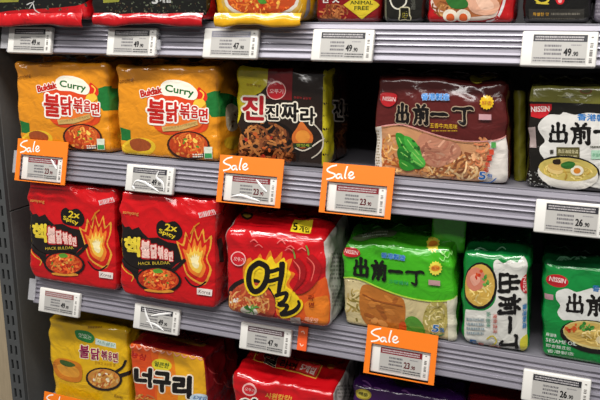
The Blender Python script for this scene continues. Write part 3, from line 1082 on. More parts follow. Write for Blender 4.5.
# ------------------------------------------------------------------ lower middle row
def spicy():
    k = Pack('noodle_multipack', 'red spicy noodle multipack, second from the left, its top just under two tags', '#C40E15',
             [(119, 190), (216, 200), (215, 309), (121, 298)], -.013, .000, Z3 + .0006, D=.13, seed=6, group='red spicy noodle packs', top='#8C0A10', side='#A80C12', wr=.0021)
    a = k.front
    a.poly([(120, 228), (122, 222.5), (125, 227), (130, 226), (133, 229), (140, 226.5), (144, 232), (150, 237), (160, 236.5), (170, 241), (180, 243), (186, 250),
            (187, 258), (178, 263), (172, 269), (164, 268), (140, 269), (137, 280), (132, 272), (124, 266), (120.5, 258)], '#17100E')
    a.stroke([(120.5, 264), (128, 272), (134, 276), (132, 281)], 1, '#D9A830')
    a.stroke([(122, 257), (121, 246), (122, 238)], 1, '#D9B030')
    # licking flame shape
    FL = [(184, 262), (181, 250), (178, 240), (184, 243), (187, 231), (191, 240), (195, 225), (199, 238), (204, 228), (206, 240), (212, 235), (211, 248), (208, 258), (212, 270), (206, 284), (197, 282), (188, 274)]
    c0 = np.array([196.0, 262.0])
    for sc_, cl in ((1.0, '#E09A34'), (.88, '#C41A14'), (.66, '#E27A26'), (.46, '#EDC04A'), (.26, '#F4E6B0')):
        a.poly([tuple(c0 + (np.array(p) - c0) * sc_) for p in FL], cl, 3)
    a.stroke([(186, 276), (192, 284), (199, 286), (207, 281)], 1.6, '#1C1210')
    a.poly([(158, 224), (163, 219.5), (168, 222), (176, 220.5), (182, 226), (184, 233), (180, 239), (171, 238.5), (160, 235)], '#140E0C', 3)
    a.text('2x', (166, 229.5), (178.5, 231), 7, '#E2C52C', .045)
    a.text('Spicy', (160.5, 233), (177, 239), 5.6, '#E2C52C', .04, up=(.1, -1))
    for ch, b in zip('핵', [(124.5, 236, 142, 256)]):
        a.glyph(ch, *b, '#E4CB3A', .06, '#120C0A', .09, tilt=-.05)
    for ch, b in zip('불닭볶음면', [(142.5, 239.5, 152.5, 257), (152.5, 243, 159.5, 257.5), (159.5, 245, 166, 258), (166, 247.5, 170.5, 258.5), (170.5, 250, 175, 260)]):
        a.glyph(ch, *b, '#F0C8BC', .06, '#B41E20', .08, tilt=-.08)
    a.text('HACK BULDAK', (140, 264), (172, 263), 3.2, '#D6B93A', .03)
    a.stroke([(172, 271), (180, 265), (187, 258)], 3.4, '#1B1412')
    a.stroke([(121, 259), (130, 266), (140, 270)], 3, '#1B1412')
    a.ell(160, 279, 23, 13.5, '#191210', 3)
    a.ell(160, 290, 15, 2, '#D89030', 3)
    a.ell(160, 278.5, 20.5, 11.3, '#B42C14', 3)
    a.noodles(160, 278.5, 19.5, 10.6, ['#D8481C', '#E8682A', '#C03014', '#F0883A'], 70, 1.6, 10, rot=3)
    a.bits(160, 278, 16, 8, ['#4C8A2A', '#E8A84A', '#A81C10', '#F0C070'], 12, 1.7)
    a.poly([(155, 268.5), (162, 267.5), (165, 271), (157, 272)], '#5C9A30', 3)
    a.poly([(198, 287), (212.5, 289), (212, 295.5), (198, 293.5)], '#E6DAD2')
    a.text('Korea', (199.5, 292.2), (211, 294), 3.8, '#3A1A1A', .03)
    a.text('samyang', (124, 214), (140, 215.5), 3.4, '#C89848', .02)
    a.stroke([(192, 233), (196, 226), (201, 222)], 1.2, '#C8781E')
    s = k.side
    s.poly([(218, 240), (222, 238), (222, 262), (218, 262)], '#2A1210')
    t = k.topa
    t.smalltext(191, 202, 210, 205, 1, '#C8B0B0')
    k.done()
    c = copy_tree(k.root)
    c.location.x -= .1985
    c.location.y += .006
    c.scale.x = 1.02
    c['label'] = 'leftmost red spicy noodle multipack, beside the charcoal side panel'
spicy()

def yeol():
    k = Pack('noodle_multipack', 'red noodle multipack with one big black brush character on yellow flames and chili peppers', '#C40E18',
             [(225, 226), (326, 241), (329, 331), (226, 314)], -.016, -.010, Z3 + .0006, D=.13, seed=7, top='#A80C14', side='#B9B4AC', wr=.002, r=.014, crown=.024)
    a = k.front
    a.poly([(300, 292), (312, 284), (329, 280), (330, 333), (296, 327), (290, 314)], '#D8561C', 4)
    a.poly([(306, 302), (329, 296), (329, 326), (312, 324)], '#E07A22', 4)
    a.poly([(245, 263), (252, 256), (256, 262), (262, 252), (266, 260), (272, 249), (276, 258), (284, 250), (284, 260), (294, 257), (291, 268), (297, 272), (291, 282), (298, 292),
            (304, 304), (297, 314), (280, 316), (276, 306), (262, 298), (249, 292), (245, 280)], '#E0781E', 3)
    a.poly([(248, 266), (256, 259), (262, 256), (266, 262), (273, 254), (278, 262), (286, 256), (288, 266), (293, 272), (288, 283), (296, 290), (302, 300), (298, 309), (284, 314),
            (279, 304), (266, 296), (252, 292), (247, 280)], '#EBC920', 3)
    # bowl lower left
    a.ell(251, 303, 27, 27, '#1A1210'); a.ell(253, 304, 24.5, 24, '#B8432A')
    a.noodles(250, 302, 22, 20, ['#D8924C', '#E4AC68', '#C87038', '#B84A28'], 95, 1.7, 12)
    a.ell(250, 311, 9, 6, '#D8D2C0', 10)
    a.bits(236, 297, 8, 10, ['#E8DCC0', '#F0E8D8', '#D87848'], 9, 2.2)
    for q in ((262, 316), (240, 318), (272, 320), (252, 322)):
        a.ell(*q, 5, 4.2, '#A02418')
    for i in range(9):
        th = random.uniform(0, 6.28)
        a.stroke([(253, 309), (253 + 5 * math.cos(th), 309 + 3.4 * math.sin(th)), (253 + 9 * math.cos(th + .3), 309 + 6 * math.sin(th + .3))], 1.3, random.choice(['#3C7A30', '#5A9A44', '#2C6426']))
    # brush character
    def brush(col, ex):
        a.stroke([(259, 262), (252.5, 268), (251, 280), (255.5, 289), (263, 287), (269, 277), (269.5, 266), (263, 261.5)], 5.6 + ex, col, closed=True)
        a.stroke([(270, 269.5), (276, 268.5), (282, 266.5)], 4 + ex, col)
        a.stroke([(269.5, 279), (275, 278), (282, 276)], 4 + ex, col)
        a.stroke([(284.5, 259.5), (284, 272), (280.5, 293)], [6 + ex, 5.5 + ex, 3.6 + ex], col)
        a.stroke([(277, 294), (284, 291.5), (289, 291), (287, 298), (281, 303), (289, 303.5), (287, 309), (282, 313)], 4 + ex, col)
        a.stroke([(281.5, 312.5), (290, 312), (297, 308.5), (301, 303), (300, 298)], [5 + ex, 5 + ex, 4 + ex, 2 + ex], col)
    brush('#EBC920', 4.2)
    brush('#15100D', 0)
    # chili peppers
    for P, c in (([(297, 258), (303, 266), (303, 277), (295, 289)], '#9C1016'), ([(310, 255), (317, 264), (314, 279), (304, 289), (297, 290)], '#A81218')):
        a.stroke(P, [7.5, 8.5, 6, 1], c, n=6)
        Q = [(x - 1.6, y + .5) for x, y in P]
        a.stroke(Q[:3], [.5, 1.3, .5], '#E8685C', n=5)
        a.stroke([(P[0][0], P[0][1] - 1), (P[0][0] - 1, P[0][1] - 6), (P[0][0] - 3, P[0][1] - 10)], 1.5, '#6A8A3A')
    a.text('라', (309.5, 298), (315, 299), 5.5, '#8A2A12', .04); a.text('면', (310, 305.5), (315, 306), 5.5, '#8A2A12', .04)
    a.text('매운맛', (306, 320), (319, 322), 5, '#F0B090', .04)
    a.ell(240, 257, 8, 7.2, '#F0B4B2', 10); a.ell(240, 257, 7, 6.2, '#C81C28', 10)
    a.text('오뚜기', (235, 258.7), (245.5, 260.3), 4.2, '#F4D4D0', .035)
    for i in range(7):
        x, y = random.uniform(252, 300), random.uniform(240, 250)
        a.stroke([(x, y), (x + 4, y - 2), (x + 8, y + 1)], .9, '#E06A66')
    a.rect(292, 316, 302, 326, '#9A8C86')
    s = k.side
    s.smalltext(329.5, 254, 341, 282, 7, '#8A8680')
    s.smalltext(330, 286, 341, 308, 6, '#98948E')
    t = k.topa
    t.poly([(290, 232.5), (294.5, 222), (313.5, 224), (310, 234)], '#D8C42A')
    t.text('5', (292.5, 231.5), (297.5, 232), 6, '#1C1410', .06)
    t.text('개입', (299, 232), (309, 233), 4.4, '#1C1410', .05)
    t.ell(247, 217, 6.5, 3.2, '#2A1A10', 15); t.ell(247, 217, 4, 1.6, '#A08030', 15)
    k.done()
yeol()

def green():
    k = Pack('noodle_multipack', 'bright green noodle multipack with a roast chicken picture and black characters', '#3FA81A',
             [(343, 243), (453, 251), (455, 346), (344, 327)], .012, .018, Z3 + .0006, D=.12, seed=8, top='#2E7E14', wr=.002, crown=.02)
    a = k.front
    edge = [(343, 277), (352, 276), (364, 279), (378, 285), (394, 291), (412, 296), (430, 299), (446, 299), (458, 296)]
    E = spline(edge, 3, False)
    a.poly(list(E) + [(459, 347), (400, 337), (344, 327)], '#C9B98A')
    a.noodles(353, 303, 9, 20, ['#C8B070', '#A89050', '#E0CC94', '#8A7A3A'], 30, 1.8, 9)
    a.poly([(362, 284), (374, 284), (390, 291), (403, 298), (404, 318), (398, 334), (374, 330), (362, 318), (359, 300)], '#B06A28', 4)
    for i in range(14):
        x, y = random.uniform(366, 398), random.uniform(292, 324)
        a.ell(x, y, random.uniform(2, 6), random.uniform(1.5, 4), random.choice(['#C27A34', '#9A5620', '#CC8C48', '#A8622A']), random.uniform(0, 90), n=9)
    a.stroke([(362, 292), (374, 298), (388, 301), (402, 304)], 1.4, '#8A4A1C')
    a.ell(435, 318, 13, 20, '#A89A52', 8)
    a.noodles(434, 317, 11, 17, ['#B8A860', '#CFC080', '#8C7E3C', '#D8CC98'], 60, 1.3, 6)
    a.poly([(404, 318), (412, 314), (420, 320), (424, 332), (414, 338), (404, 332)], '#4E8A2E', 4)
    a.poly([(398, 322), (404, 320), (405, 330), (399, 330)], '#C8501E', 3)
    a.poly([(447, 299), (458, 296), (460, 347), (448, 344)], '#CFCBB4')
    a.stroke(edge, 1.3, '#B4D84A', n=4)
    a.ell(351, 251.5, 9, 4.4, '#B01C24', 8); a.text('NISSIN', (344.5, 252), (357.5, 254), 3.6, '#F0D8D4', .03)
    a.text('香港製造', (380, 256.3), (404, 259.5), 5.4, '#2B6CB8', .05, '#9CC8DC', .03)
    a.brush_row([(353, 256.5, 368.5, 275), (371, 259.5, 386, 278), (388, 267.5, 402.5, 271.5), (405, 268.5, 424, 283)], '#0E120A', tilt=.07)
    a.text('沙嗲雞味', (388, 280.5), (408, 283), 4.2, '#12805A', .03)
    a.star(435.2, 266.7, 7.2, 5.8, 14, '#E2D24A'); a.ell(435.2, 266.7, 4.8, 3, '#D88A28'); a.text('新味', (431.5, 268), (439, 268.4), 3.2, '#A03A18', .03)
    a.poly([(428, 277.5), (440, 279), (440, 284), (428, 282.5)], '#B08A8A')
    a.text('5', (431, 330), (438, 331), 7.4, '#1F6AA8', .07, WH, .05); a.text('包', (439, 330.5), (444, 331), 4.8, '#1F6AA8', .04)
    a.stroke([(429, 331.5), (437, 334), (444, 333)], 1, '#2A6A4A')
    for i in range(6):
        x, y = random.uniform(438, 450), random.uniform(248, 258)
        a.stroke([(x, y), (x + 4, y + 3), (x + 6, y - 1)], .8, '#9AD87A')
    t = k.topa
    t.star(433, 244.5, 7, 5.5, 12, '#C8B83A'); t.ell(433, 244.5, 4.6, 2.2, '#C87A28')
    t.poly([(352, 238), (372, 232), (396, 235), (390, 240), (366, 241)], '#5A6A4A', 4)
    t.smalltext(362, 234, 388, 239, 2, '#A8B8A0')
    k.done()
    # film flap standing up from the back of the top
    y0 = .05
    l, r_ = at(431.5, 238, y0), at(465, 242, y0)
    zb, zt = k.q[0][2] - .004, at(448, 214, y0)[2]
    V, F, C = [], [], []
    nx, nz = 10, 8
    for sd in (0, 1):
        for i in range(nx + 1):
            for j in range(nz + 1):
                u, v = i / nx, j / nz
                V.append(np.array([l[0] + (r_[0] - l[0]) * u, y0 - .006 * math.sin(math.pi * u) + .0012 * math.sin(7 * v + 3 * u) + sd * .003, zb + (zt - zb) * v]) - k.org)
    b = (nx + 1) * (nz + 1)
    for i in range(nx):
        for j in range(nz):
            q = i * (nz + 1) + j
            F.append((q, q + nz + 1, q + nz + 2, q + 1)); F.append((b + q, b + q + 1, b + q + nz + 2, b + q + nz + 1))
    rim = [i * (nz + 1) for i in range(nx + 1)] + [nx * (nz + 1) + j for j in range(1, nz + 1)] + [i * (nz + 1) + nz for i in range(nx - 1, -1, -1)] + [j for j in range(nz - 1, 0, -1)]
    for q, w_ in zip(rim, rim[1:] + rim[:1]):
        F.append((q, b + q, b + w_, w_))
    fl = obj('top_flap', V, F, FILM, k.root, True, cols=np.tile(np.array(lin('#3A9A1E')), (len(V), 1)))
    fl['label'] = 'green film flap standing up'
green()

def upright_green():
    k = Pack('noodle_multipack', 'dark green noodle multipack turned on its end, its black characters lying sideways', '#0C7C34',
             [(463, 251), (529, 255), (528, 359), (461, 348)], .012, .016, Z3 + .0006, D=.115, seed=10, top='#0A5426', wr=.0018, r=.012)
    a = k.front
    a.poly([(493, 262), (497, 259), (503, 262), (510, 259.5), (517, 262), (528, 260), (528, 352), (520, 356), (500, 352), (466, 347), (465, 312), (470, 308), (484, 308), (494, 300), (496, 286), (494, 272)], '#D3D2CA', 3)
    a.ell(480, 284, 17, 23, '#14100C', 4); a.ell(479.5, 283.5, 15, 20.5, '#C9A24A', 4)
    a.noodles(481, 288, 12, 14, ['#D8B860', '#E4CC80', '#C09A40'], 36, 1.5, 9)
    a.poly([(468, 271), (476, 266), (484, 272), (483, 284), (474, 289), (467, 283)], '#C87A62', 4)
    a.poly([(470, 276), (477, 272), (480, 279), (474, 284)], '#D89A84', 4)
    a.bits(480, 274, 7, 6, ['#B8301C', '#C84A20'], 6, 2)
    a.bits(487, 279, 5, 8, ['#3E8A34', '#5AA244'], 8, 2)
    # sideways characters: each keeps its top towards the right
    def side(ch, x0, y0, x1, y1, col, b=.06):
        a.quad_text(ch, (x0, y0), (0, y1 - y0), (x1 - x0, 0), col, b)
    for ch, (x0, y0, x1, y1) in zip('出前一丁', [(498, 270, 520, 290), (498.5, 292, 520, 312), (507.5, 314, 512.5, 331), (499, 333, 518.5, 351)]):
        a.brush(ch, (x1 - .6, y0 + .6), (-.6, y1 - y0 - 1.2), (x0 - x1 + 1, .8), '#0F0C0A')
    side('香港製造', 522, 302, 527, 327, '#3A7CB4', .04)
    a.ell(527.5, 283, 7.5, 9.5, '#B81E28', 0, a0=90, a1=270)
    side('NISS', 522.5, 276, 526.5, 290, '#F0D8D4', .03)
    a.poly([(520, 338), (528, 334), (528, 350), (521, 352)], '#C8C03A', 3)
    side('豬骨濃湯', 492.5, 311, 497, 331, '#B84A3A', .03)
    side('麻油味', 486, 309, 490.5, 325, '#2C8A6A', .03)
    a.text('5', (468, 345), (476, 346), 7, '#2A6AA8', .06); a.text('包', (477, 346), (483, 346.8), 5, '#C84A30', .04)
    a.smalltext(467, 315, 484, 334, 4, '#8A9AA0')
    a.stroke([(486, 338), (492, 334), (496, 340), (490, 346)], 1.4, '#C8B83A')
    a.stroke([(486, 348), (494, 345), (500, 349)], 1.2, '#C85A3A')
    t = k.topa
    for i in range(5):
        x = random.uniform(474, 516)
        t.stroke([(x, 250), (x + 5, 248), (x + 10, 250)], .8, '#7AA888')
    k.done()
upright_green()

def dark_green():
    k = Pack('noodle_multipack', 'dark green noodle multipack with a white blob panel, upright at the right edge', '#0C7E36',
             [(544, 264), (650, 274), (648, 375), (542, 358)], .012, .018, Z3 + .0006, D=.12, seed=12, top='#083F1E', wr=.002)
    a = k.front
    a.poly([(556, 291), (562, 288), (568, 287.5), (576, 290.5), (586, 288), (600, 286), (640, 290), (642, 345), (604, 334), (585, 322), (570, 318), (562, 318), (557, 311), (560, 304), (556, 298)], '#CFD0CA', 3)
    a.ell(557, 280, 11, 6.2, '#B01E26', 10); a.text('NISSIN', (549, 280), (565, 282.8), 4.6, '#F0D8D4', .035)
    a.poly([(543.5, 292.5), (553, 293.5), (553, 299), (543.5, 298)], '#B08890')
    a.text('香港製造', (591, 289.5), (622, 294.5), 6.4, '#2B6CA8', .045)
    a.brush_row([(565, 292.5, 583, 311), (586, 294, 606, 314), (609, 303, 624, 307), (627, 298, 646, 318)], '#100D0A', tilt=.06)
    a.ell(593, 335, 34, 17, '#14110D', 10); a.ell(593, 333, 31, 14, '#C8B878', 10)
    a.ell(592, 332.5, 29, 12, '#C4A456', 10)
    a.noodles(600, 336, 20, 8, ['#D8BC6A', '#E4CE8C', '#B8963E'], 40, 1.4, 8, rot=10)
    a.bits(572, 326, 8, 5, ['#B8301C', '#C85A24', '#8A2414'], 14, 2.2)
    a.bits(586, 324, 8, 4.5, ['#3E8A34', '#5AA244', '#2C7028'], 14, 2.2)
    a.ell(604, 338, 9, 5, '#E0CFA0', 10)
    for l, (x, y, s) in enumerate([(546, 334.5, '麻油味'), (546, 340, 'SESAME OIL'), (546, 345.5, '即食麵五包'), (547, 351, '香港製造')]):
        a.text(s, (x, y + .5), (x + [10, 30, 24, 26][l], y + [1.5, 4, 3.4, 3.6][l]), 3.8, '#D8E2D8', .04)
    t = k.topa
    for i in range(7):
        x = random.uniform(552, 600)
        t.stroke([(x, 262), (x + 5, 259), (x + 10, 262)], .9, '#5A8A6A')
    k.done()
dark_green()

# ------------------------------------------------------------------ bottom row
def yellow():
    k = Pack('noodle_multipack', 'yellow noodle multipack with purple characters and a dark pan, at the bottom left', '#DDAE12',
             [(46, 318), (127, 330), (130, 415), (56, 402)], .020, .028, Z4 + .0006, D=.12, seed=13, top='#B88E10')
    a = k.front
    a.poly([(75, 331), (80, 329.5), (90, 332), (95, 338), (92, 343), (84, 341.5), (77, 338)], '#23803A', 4)
    a.text('맛있는', (78.5, 337), (91, 340), 4.6, '#E6EFD8', .03)
    a.poly([(96, 338), (116, 343.5), (116.5, 349), (96, 344)], '#CFE0D4')
    a.text('치즈불닭', (97.5, 342.6), (115, 347.4), 3.6, '#4A8A7A', .03)
    for ch, b in zip('불닭볶음면', [(80.5, 345, 90.5, 358), (92, 348, 101, 360), (102, 350.5, 108.5, 360), (109, 352, 113, 361), (113.5, 353, 118.5, 363)]):
        a.glyph(ch, *b, '#92204E', .05, '#F2E4B8', .06, tilt=-.12)
    a.text('진하고 고소한 맛', (96, 364), (116, 367), 3, '#9A6A14', .03)
    a.poly([(55, 362), (62, 358.5), (76, 361), (83, 366), (83, 379), (76, 382), (62, 379), (55, 372)], '#CF7A1C', 4)
    a.poly([(58, 366), (70, 364), (80, 370), (79, 377), (64, 375)], '#E09A30', 4)
    a.poly([(62, 360), (72, 362), (77, 365.5), (70, 367), (62, 364)], '#3C5A22', 3)
    a.stroke([(117, 372), (123, 368), (126, 361)], [3, 2.6, 2.2], '#221813', taper=False)
    a.stroke([(119, 377), (127, 375), (132, 376)], 4, '#221813', taper=False)
    a.ell(105, 379, 18, 11.5, '#2A1C14', 8); a.ell(105, 378.6, 15.8, 9.6, '#C8883A', 8)
    a.noodles(105, 378.6, 14.8, 8.8, ['#D8A04A', '#C87A34', '#E8C078', '#B8602A'], 46, 1.5, 8, rot=8)
    a.bits(104, 378, 11, 6, ['#F0E0B8', '#F4EACC', '#E0B868'], 11, 1.8)
    a.text('Korea', (115, 397), (123, 399), 3.4, '#5A2A1A', .03)
    a.smalltext(88, 325.5, 102, 329, 1, '#A87C12')
    k.done()
yellow()

def raccoon():
    k = Pack('noodle_multipack', 'orange and yellow noodle multipack with black brush characters and a dark red top', '#E0601A',
             [(130, 343), (204, 358), (210, 440), (137, 424)], .018, .024, Z4 + .0006, D=.13, seed=14, top='#7C0E14', side='#8A1018', wr=.0022, crown=.014)
    a = k.front
    a.poly([(128, 344), (152, 349), (156, 380), (158, 428), (134, 424)], '#DB4E1A')
    a.poly([(172, 352), (204, 358.5), (210, 440), (180, 434), (178, 390)], '#E4A81C')
    a.poly([(160, 350), (174, 353), (180, 390), (176, 432), (158, 428)], '#E67F1A')
    a.text('농심', (131, 356), (146, 360), 6.5, '#B01C14', .05)
    a.ell(163, 364, 10, 6.4, '#DCCB2A', 10); a.text('얼큰한', (155.5, 364.8), (170, 367.5), 5.2, '#3A5A1E', .045)
    for ch, b in zip('너구리', [(135, 366, 154, 386), (154.5, 370, 173.5, 391), (174, 374, 193, 397)]):
        a.glyph(ch, *b, '#17110E', .09, '#F3E6D0', .06, tilt=-.1)
    a.ell(200, 398, 9, 5, '#CADDEA', 12); a.text('5개입', (194, 398), (206, 401), 4, '#2A6AA8', .04)
    a.noodles(146, 402, 14, 9, ['#E8B060', '#D8903A', '#C8703A'], 30, 1.8, 10)
    for i in range(10):
        x = 130 + i * 7.5
        a.stroke([(x, 344.5 + i * 1.45), (x + 3, 347 + i * 1.45), (x + 6, 346 + i * 1.45)], 1, '#F0A080')
    t = k.topa
    t.poly([(160, 336), (188, 339), (206, 344), (200, 347), (176, 342)], '#8A5A20', 4)
    t.smalltext(168, 338, 190, 341, 1, '#5A2A18')
    s = k.side
    for i in range(5):
        x, y = random.uniform(208, 226), random.uniform(352, 384)
        s.stroke([(x, y), (x + 3, y + 5), (x + 8, y + 6)], 1, '#C84A48')
    k.done()
raccoon()

def red_jin():
    k = Pack('noodle_multipack', 'red noodle multipack at the bottom with a gold-framed label on its top face', '#BE0C16',
             [(233, 376), (334, 394), (336, 465), (240, 447)], -.014, -.006, Z4 + .0006, D=.15, seed=15, top='#B00C14', side='#B6B0AA', wr=.0022, crown=.02)
    a = k.front
    a.ell(250, 389, 7.5, 6.5, '#F0B8B4', 10); a.ell(250, 389, 6, 5, '#CC2830', 10); a.text('오뚜기', (245, 390), (255, 391.8), 3.6, '#F4D8D4', .03)
    a.text('시원칼칼!', (265, 397.5), (291, 402), 6.4, '#D8983A', .04)
    a.glyph('열', 239, 398, 258, 424, '#120D0B', .08, '#F0E4D8', .06)
    a.glyph('라', 262, 404, 284, 430, '#120D0B', .08, '#F0E4D8', .06)
    a.glyph('면', 288, 408, 310, 436, '#120D0B', .08, '#F0E4D8', .06)
    t = k.topa
    t.poly([(257, 354), (323, 367), (316, 380.5), (253, 364)], '#C8963A')
    t.poly([(258, 355), (321.8, 367.6), (315.4, 379.4), (254.4, 363.5)], '#9A0E14')
    t.quad_text('열', (262, 366), (13, 3), (3.5, -9), '#14100E', .06, '#C8B898', .04)
    t.quad_text('라면', (279, 369.5), (16, 3.6), (3, -6), '#2A1A18', .05)
    t.poly([(300, 363.5), (321, 367.7), (315, 378.6), (296, 373.6)], '#D4342E')
    t.quad_text('5개입', (299.5, 373.6), (14, 3.6), (3.2, -6.6), '#F2DCD0', .05)
    t.ell(331, 367, 4, 2.4, '#C87A2A', 10)
    s = k.side
    s.smalltext(338, 386, 354, 400, 4, '#8A8680')
    k.done()
red_jin()

def purple():
    k = Pack('noodle_multipack', 'purple noodle pack with an olive oval badge at the bottom, right of the red one', '#3B1150',
             [(354, 386), (462, 403), (462, 470), (355, 455)], .028, .034, Z4 + .0006, D=.13, seed=16, top='#32104A', wr=.0024)
    a = k.front
    a.ell(363, 394, 8, 5, '#A8962A', 12); a.ell(363, 394, 6.4, 3.8, '#D0C048', 12); a.text('매운', (358.5, 394.8), (367, 396.6), 4, '#3A3A14', .04)
    t = k.topa
    t.poly([(392, 379), (412, 382), (418, 388), (404, 390), (394, 385)], '#2C3A1C', 4)
    for i in range(8):  # lighter streaks drawn on the top as the film's shine
        x, y = random.uniform(360, 450), random.uniform(380, 395)
        t.stroke([(x, y), (x + 5, y + 1), (x + 9, y + 3)], .8, '#7A4A8C')
    k.done()
purple()

def crimson():
    k = Pack('noodle_multipack', 'dark crimson noodle pack in the shade at the bottom, right of the purple one', '#7A0C14',
             [(468, 400), (545, 412), (545, 480), (468, 468)], .028, .034, Z4 + .0006, D=.13, seed=17, top='#6E0C14')
    k.done()
crimson()

def hem(k, x0, x1, y, zt, zb, col, wav):
    V, F = [], []
    n, m = 50, 6
    for side in (0, 1):
        for i in range(n + 1):
            t = i / n
            x = x0 + (x1 - x0) * t
            low = zb + .002 * math.sin(t * 9 + wav) + .0005 * math.sin(t * 23 + wav * 2)
            for j in range(m + 1):
                q = j / m
                z = zt + (low - zt) * q
                yy = y - .004 * math.sin(math.pi * q * .9) + .0007 * math.sin(t * 17 + q * 3 + wav) - .002 * q + side * .0008
                V.append(np.array([x, yy, z]) - k.org)
    b = (n + 1) * (m + 1)
    for i in range(n):
        for j in range(m):
            a0 = i * (m + 1) + j
            F.append((a0, a0 + 1, a0 + m + 2, a0 + m + 1))
            F.append((b + a0, b + a0 + m + 1, b + a0 + m + 2, b + a0 + 1))
        e = i * (m + 1) + m
        F.append((e, b + e, b + e + m + 1, e + m + 1))
    h = obj('loose_hem', V, F, FILM, k.root, True, cols=np.tile(np.array(lin(col)), (len(V), 1)))
    h['label'] = 'loose film hem hanging over the rail'

# ------------------------------------------------------------------ top row (only the feet of the packs are in the picture)
def toprow(label, base, x0, x1, y, seed, art, top_h=.145, D=.12, hm=None, **kw):
    k = Pack('noodle_multipack', label, base, None, y, y, Z1 + .0006, D=D, seed=seed,
             world=[(x0, y, Z1 + top_h), (x1, y, Z1 + top_h), (x1, y, Z1), (x0, y, Z1)], **kw)
    art(k.front, k)
    k.done()
    if hm:
        hem(k, x0 + .003, x1 - .003, y - .0015, Z1 + .012, hm[0], hm[1], seed)

def herbs(a, x0, x1, y0, y1, n):
    for i in range(n):
        x, y = random.uniform(x0, x1), random.uniform(y0, y1)
        a.ell(x, y, random.uniform(.5, 1.6), random.uniform(.4, .9), random.choice(['#3A4232', '#2C3428', '#555C48', '#4A3A2A', '#6A6E58']), random.uniform(0, 180), n=6)
        a.k -= 1
    a.k += 1

def t1(a, k):
    a.poly([(-14, 17), (10, 11), (40, 9), (76, 6), (90, 0), (97, -8), (103, -10), (106, 32), (-14, 34)], '#B80E16', 2)
    a.poly([(-14, -6), (22, -6), (20, 2), (-14, 3)], '#8A8A34')
    herbs(a, 2, 88, 2, 10, 40)
    a.stroke([(28, 5), (34, 3), (36, 10), (42, 14)], 1, '#C8C8C4')
    a.stroke([(36, 1), (30, 9)], .9, '#B8B8B4')
toprow('black noodle pack with a red bottom hem at the top left', '#151513', -.236, -.010, -.013, 21, t1, wr=.0024, hm=(Z1 - .0085, '#B80E16'))

def t2(a, k):
    a.poly([(104, 19), (130, 18), (160, 16), (190, 15), (208, 15), (212, 0), (220, 0), (220, 32), (104, 32)], '#B00E16', 2)
    herbs(a, 108, 212, 2, 14, 110)
    a.text('5', (153, 4), (159.5, 4), 9, '#D0D0CC', .06); a.text('개입', (161, 3), (172, 3), 7, '#C0C0BC', .05)
    a.poly([(104, -4), (122, -4), (120, 2), (104, 3)], '#8A8A34')
toprow('black noodle pack with a red hem beside the yellow pack on the upper shelf', '#171714', .003, .203, -.010, 22, t2, wr=.0024, hm=(Z1 - .006, '#B00E16'))

def t3(a, k):
    a.ell(262, 2, 40, 19, '#C8A24A'); a.ell(262, 1, 37, 17, '#D8D0C0'); a.ell(262, 0, 34, 15, '#B8481C')
    a.noodles(262, 0, 33, 14.5, ['#E0782A', '#D86020', '#E89A44', '#C84A1C'], 110, 1.7, 9)
    a.bits(262, 0, 26, 9, ['#C83A1C', '#E8B84A', '#A82A14'], 14, 2)
    a.poly([(259, 0), (265, -1), (268, 3), (262, 4)], '#4A8A30', 3)
    a.poly([(225, 6), (232, 14), (242, 22), (230, 24)], '#E0B422', 3)
    for i in range(8):
        x, y = random.uniform(285, 308), random.uniform(10, 24)
        a.stroke([(x, y), (x + 3, y - 4), (x + 5, y - 9)], 1, random.choice(['#F0D878', '#C8961A']))
    a.poly([(311, 0), (317, -2), (316, 16), (310, 20)], '#7A7A80', 2)
toprow('yellow noodle pack with a bowl of orange noodles on the upper shelf', '#DDA414', .2165, .358, -.008, 23, t3, r=.018, bulge=.006, hm=(Z1 - .006, '#DDA414'))

def t4(a, k):
    a.noodles(334, 13, 15, 9, ['#8A4A24', '#A05A30', '#6A3018', '#B8703C'], 60, 1.6, 10)
    a.text('전', (322, 3), (329, 3), 8, '#DAD4CC', .05); a.text('ㅅ', (333, 3), (340, 3), 6, '#DAD4CC', .05)
    a.poly([(344, 5), (362, -7), (381, 5), (362, 19)], '#C9B22A')
    a.text('ANIMAL', (351, 4.5), (373, 4.5), 4, '#3A4A1A', .04); a.text('FREE', (355, 10), (369, 10), 4, '#3A4A1A', .04)
    a.poly([(316, 18), (345, 19), (345, 24), (316, 24)], '#5A1410')
toprow('dark red noodle pack with a yellow diamond badge reading ANIMAL FREE', '#7C1216', .3675, .4615, .016, 24, t4, D=.10)

def t5(a, k):
    a.stroke([(390, -2), (393, 6), (399, 9), (406, 4), (407, -2)], 1.5, '#D8D4C4')
    a.text('風', (399.5, 20), (410.5, 20), 12, '#1A1A10', .07, '#C9C2A0', .1)
    a.ell(405, 15, 3, 3, '#B8A83A'); a.text('味', (401.5, 18.5), (408.5, 18.5), 7.5, '#2A2A14', .05)
    a.text('湯', (411, 10), (416, 10), 10, '#4A4A42', .03)
    a.poly([(384, -4), (387, -4), (387, 24), (384, 24)], '#5A5A4A')
toprow('narrow black noodle pack with cream outlined characters on the upper shelf', '#1C1B16', .467, .5215, .016, 25, t5, D=.10)

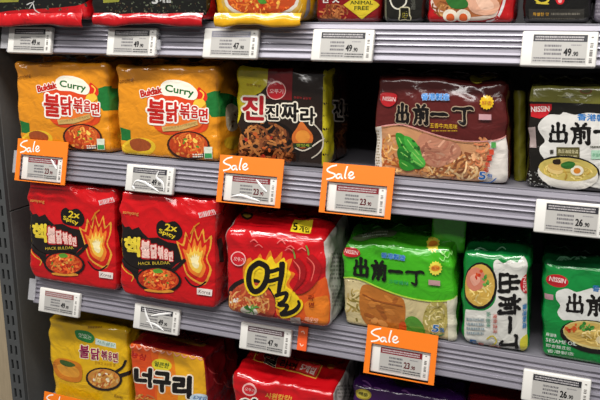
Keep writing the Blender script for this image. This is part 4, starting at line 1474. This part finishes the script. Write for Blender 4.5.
def t6(a, k):
    a.ell(470, 2, 40, 19, '#D4C2B4'); a.ell(470, 0, 37, 17, '#A8643A')
    a.noodles(446, 6, 14, 12, ['#9A6030', '#B47A40', '#7A4422', '#C88E54'], 50, 1.6, 10)
    a.poly([(470, -6), (492, -4), (500, 6), (492, 15), (476, 14), (468, 6)], '#D8A488', 3)
    a.poly([(476, -2), (490, 0), (494, 8), (482, 10)], '#E6BCA2', 3)
    a.poly([(446, -2), (458, -5), (468, 2), (466, 8), (452, 8)], '#2E6A2C', 3)
    for x in (450.5, 463.5):
        a.ell(x, 16, 7.5, 6.6, '#E6DCC8', 10); a.ell(x, 17.5, 4.2, 4, '#D8602C', 5)
    a.poly([(494, 20), (500, 8), (504, -4), (514, -4), (512, 24), (488, 24)], '#B01418', 2)
    a.stroke([(486, 22), (497, 18), (503, 6), (505, -3)], 2.6, '#D0CCCC')
toprow('red noodle pack showing two egg halves over noodles on the upper shelf', '#A81218', .528, .640, .016, 26, t6, D=.10)

def t7(a, k):
    a.stroke([(534, -2), (540, 3), (547, 2), (549, -3)], 2.2, '#C9B43A')
    a.stroke([(536, 3), (549, 4)], 1.6, '#C9B43A')
    a.ell(560, 0, 4.4, 4.6, '#C81E26'); a.ell(560, 1, 2, 2, '#E8A0A0')
    a.rect(529, 9, 584, 19.5, '#2E2C28')
    a.text('특별한 맛', (533, 16), (549, 16), 3.6, '#C9962A', .03)
    a.smalltext(551, 12, 580, 16, 1, '#6A665C')
    a.smalltext(532, 17.5, 575, 19, 1, '#5A564C')
toprow('black noodle pack with gold characters and a red dot on the upper shelf', '#141312', .652, .7325, .016, 27, t7, D=.10)

def t8(a, k):
    a.smalltext(593, 2, 620, 16, 4, '#8E8890')
toprow('greyish noodle pack cut by the right border on the upper shelf', '#6A6470', .737, .84, .016, 28, t8, D=.10)

# ------------------------------------------------------------------ light: ceiling strips over the aisle
def strip(x, y, z, sx, sy, power, col, rot=(0, 0, 0)):
    l = bpy.data.lights.new('ceiling_strip', 'AREA')
    l.shape = 'RECTANGLE'
    l.size, l.size_y = sx, sy
    l.energy = power
    l.color = col
    o = bpy.data.objects.new('ceiling_strip', l)
    COL.objects.link(o)
    o.location = (x, y, z)
    o.rotation_euler = rot
    return o
strip(0.2, -0.92, 2.0, 3.2, .22, 78, (1, .965, .93), (math.radians(30), 0, 0))
strip(0.2, -2.2, 2.0, 3.2, .22, 30, (1, .965, .93), (math.radians(45), 0, 0))

w = bpy.data.worlds.new('world')
SC.world = w
w.use_nodes = True
w.node_tree.nodes['Background'].inputs['Color'].default_value = (1, .97, .94, 1)
w.node_tree.nodes['Background'].inputs['Strength'].default_value = 0.14

SC.view_settings.view_transform = 'Standard'
SC.view_settings.look = 'None'
SC.view_settings.exposure = 0.0
SC.view_settings.gamma = 1.0
SC.view_settings.use_curve_mapping = False
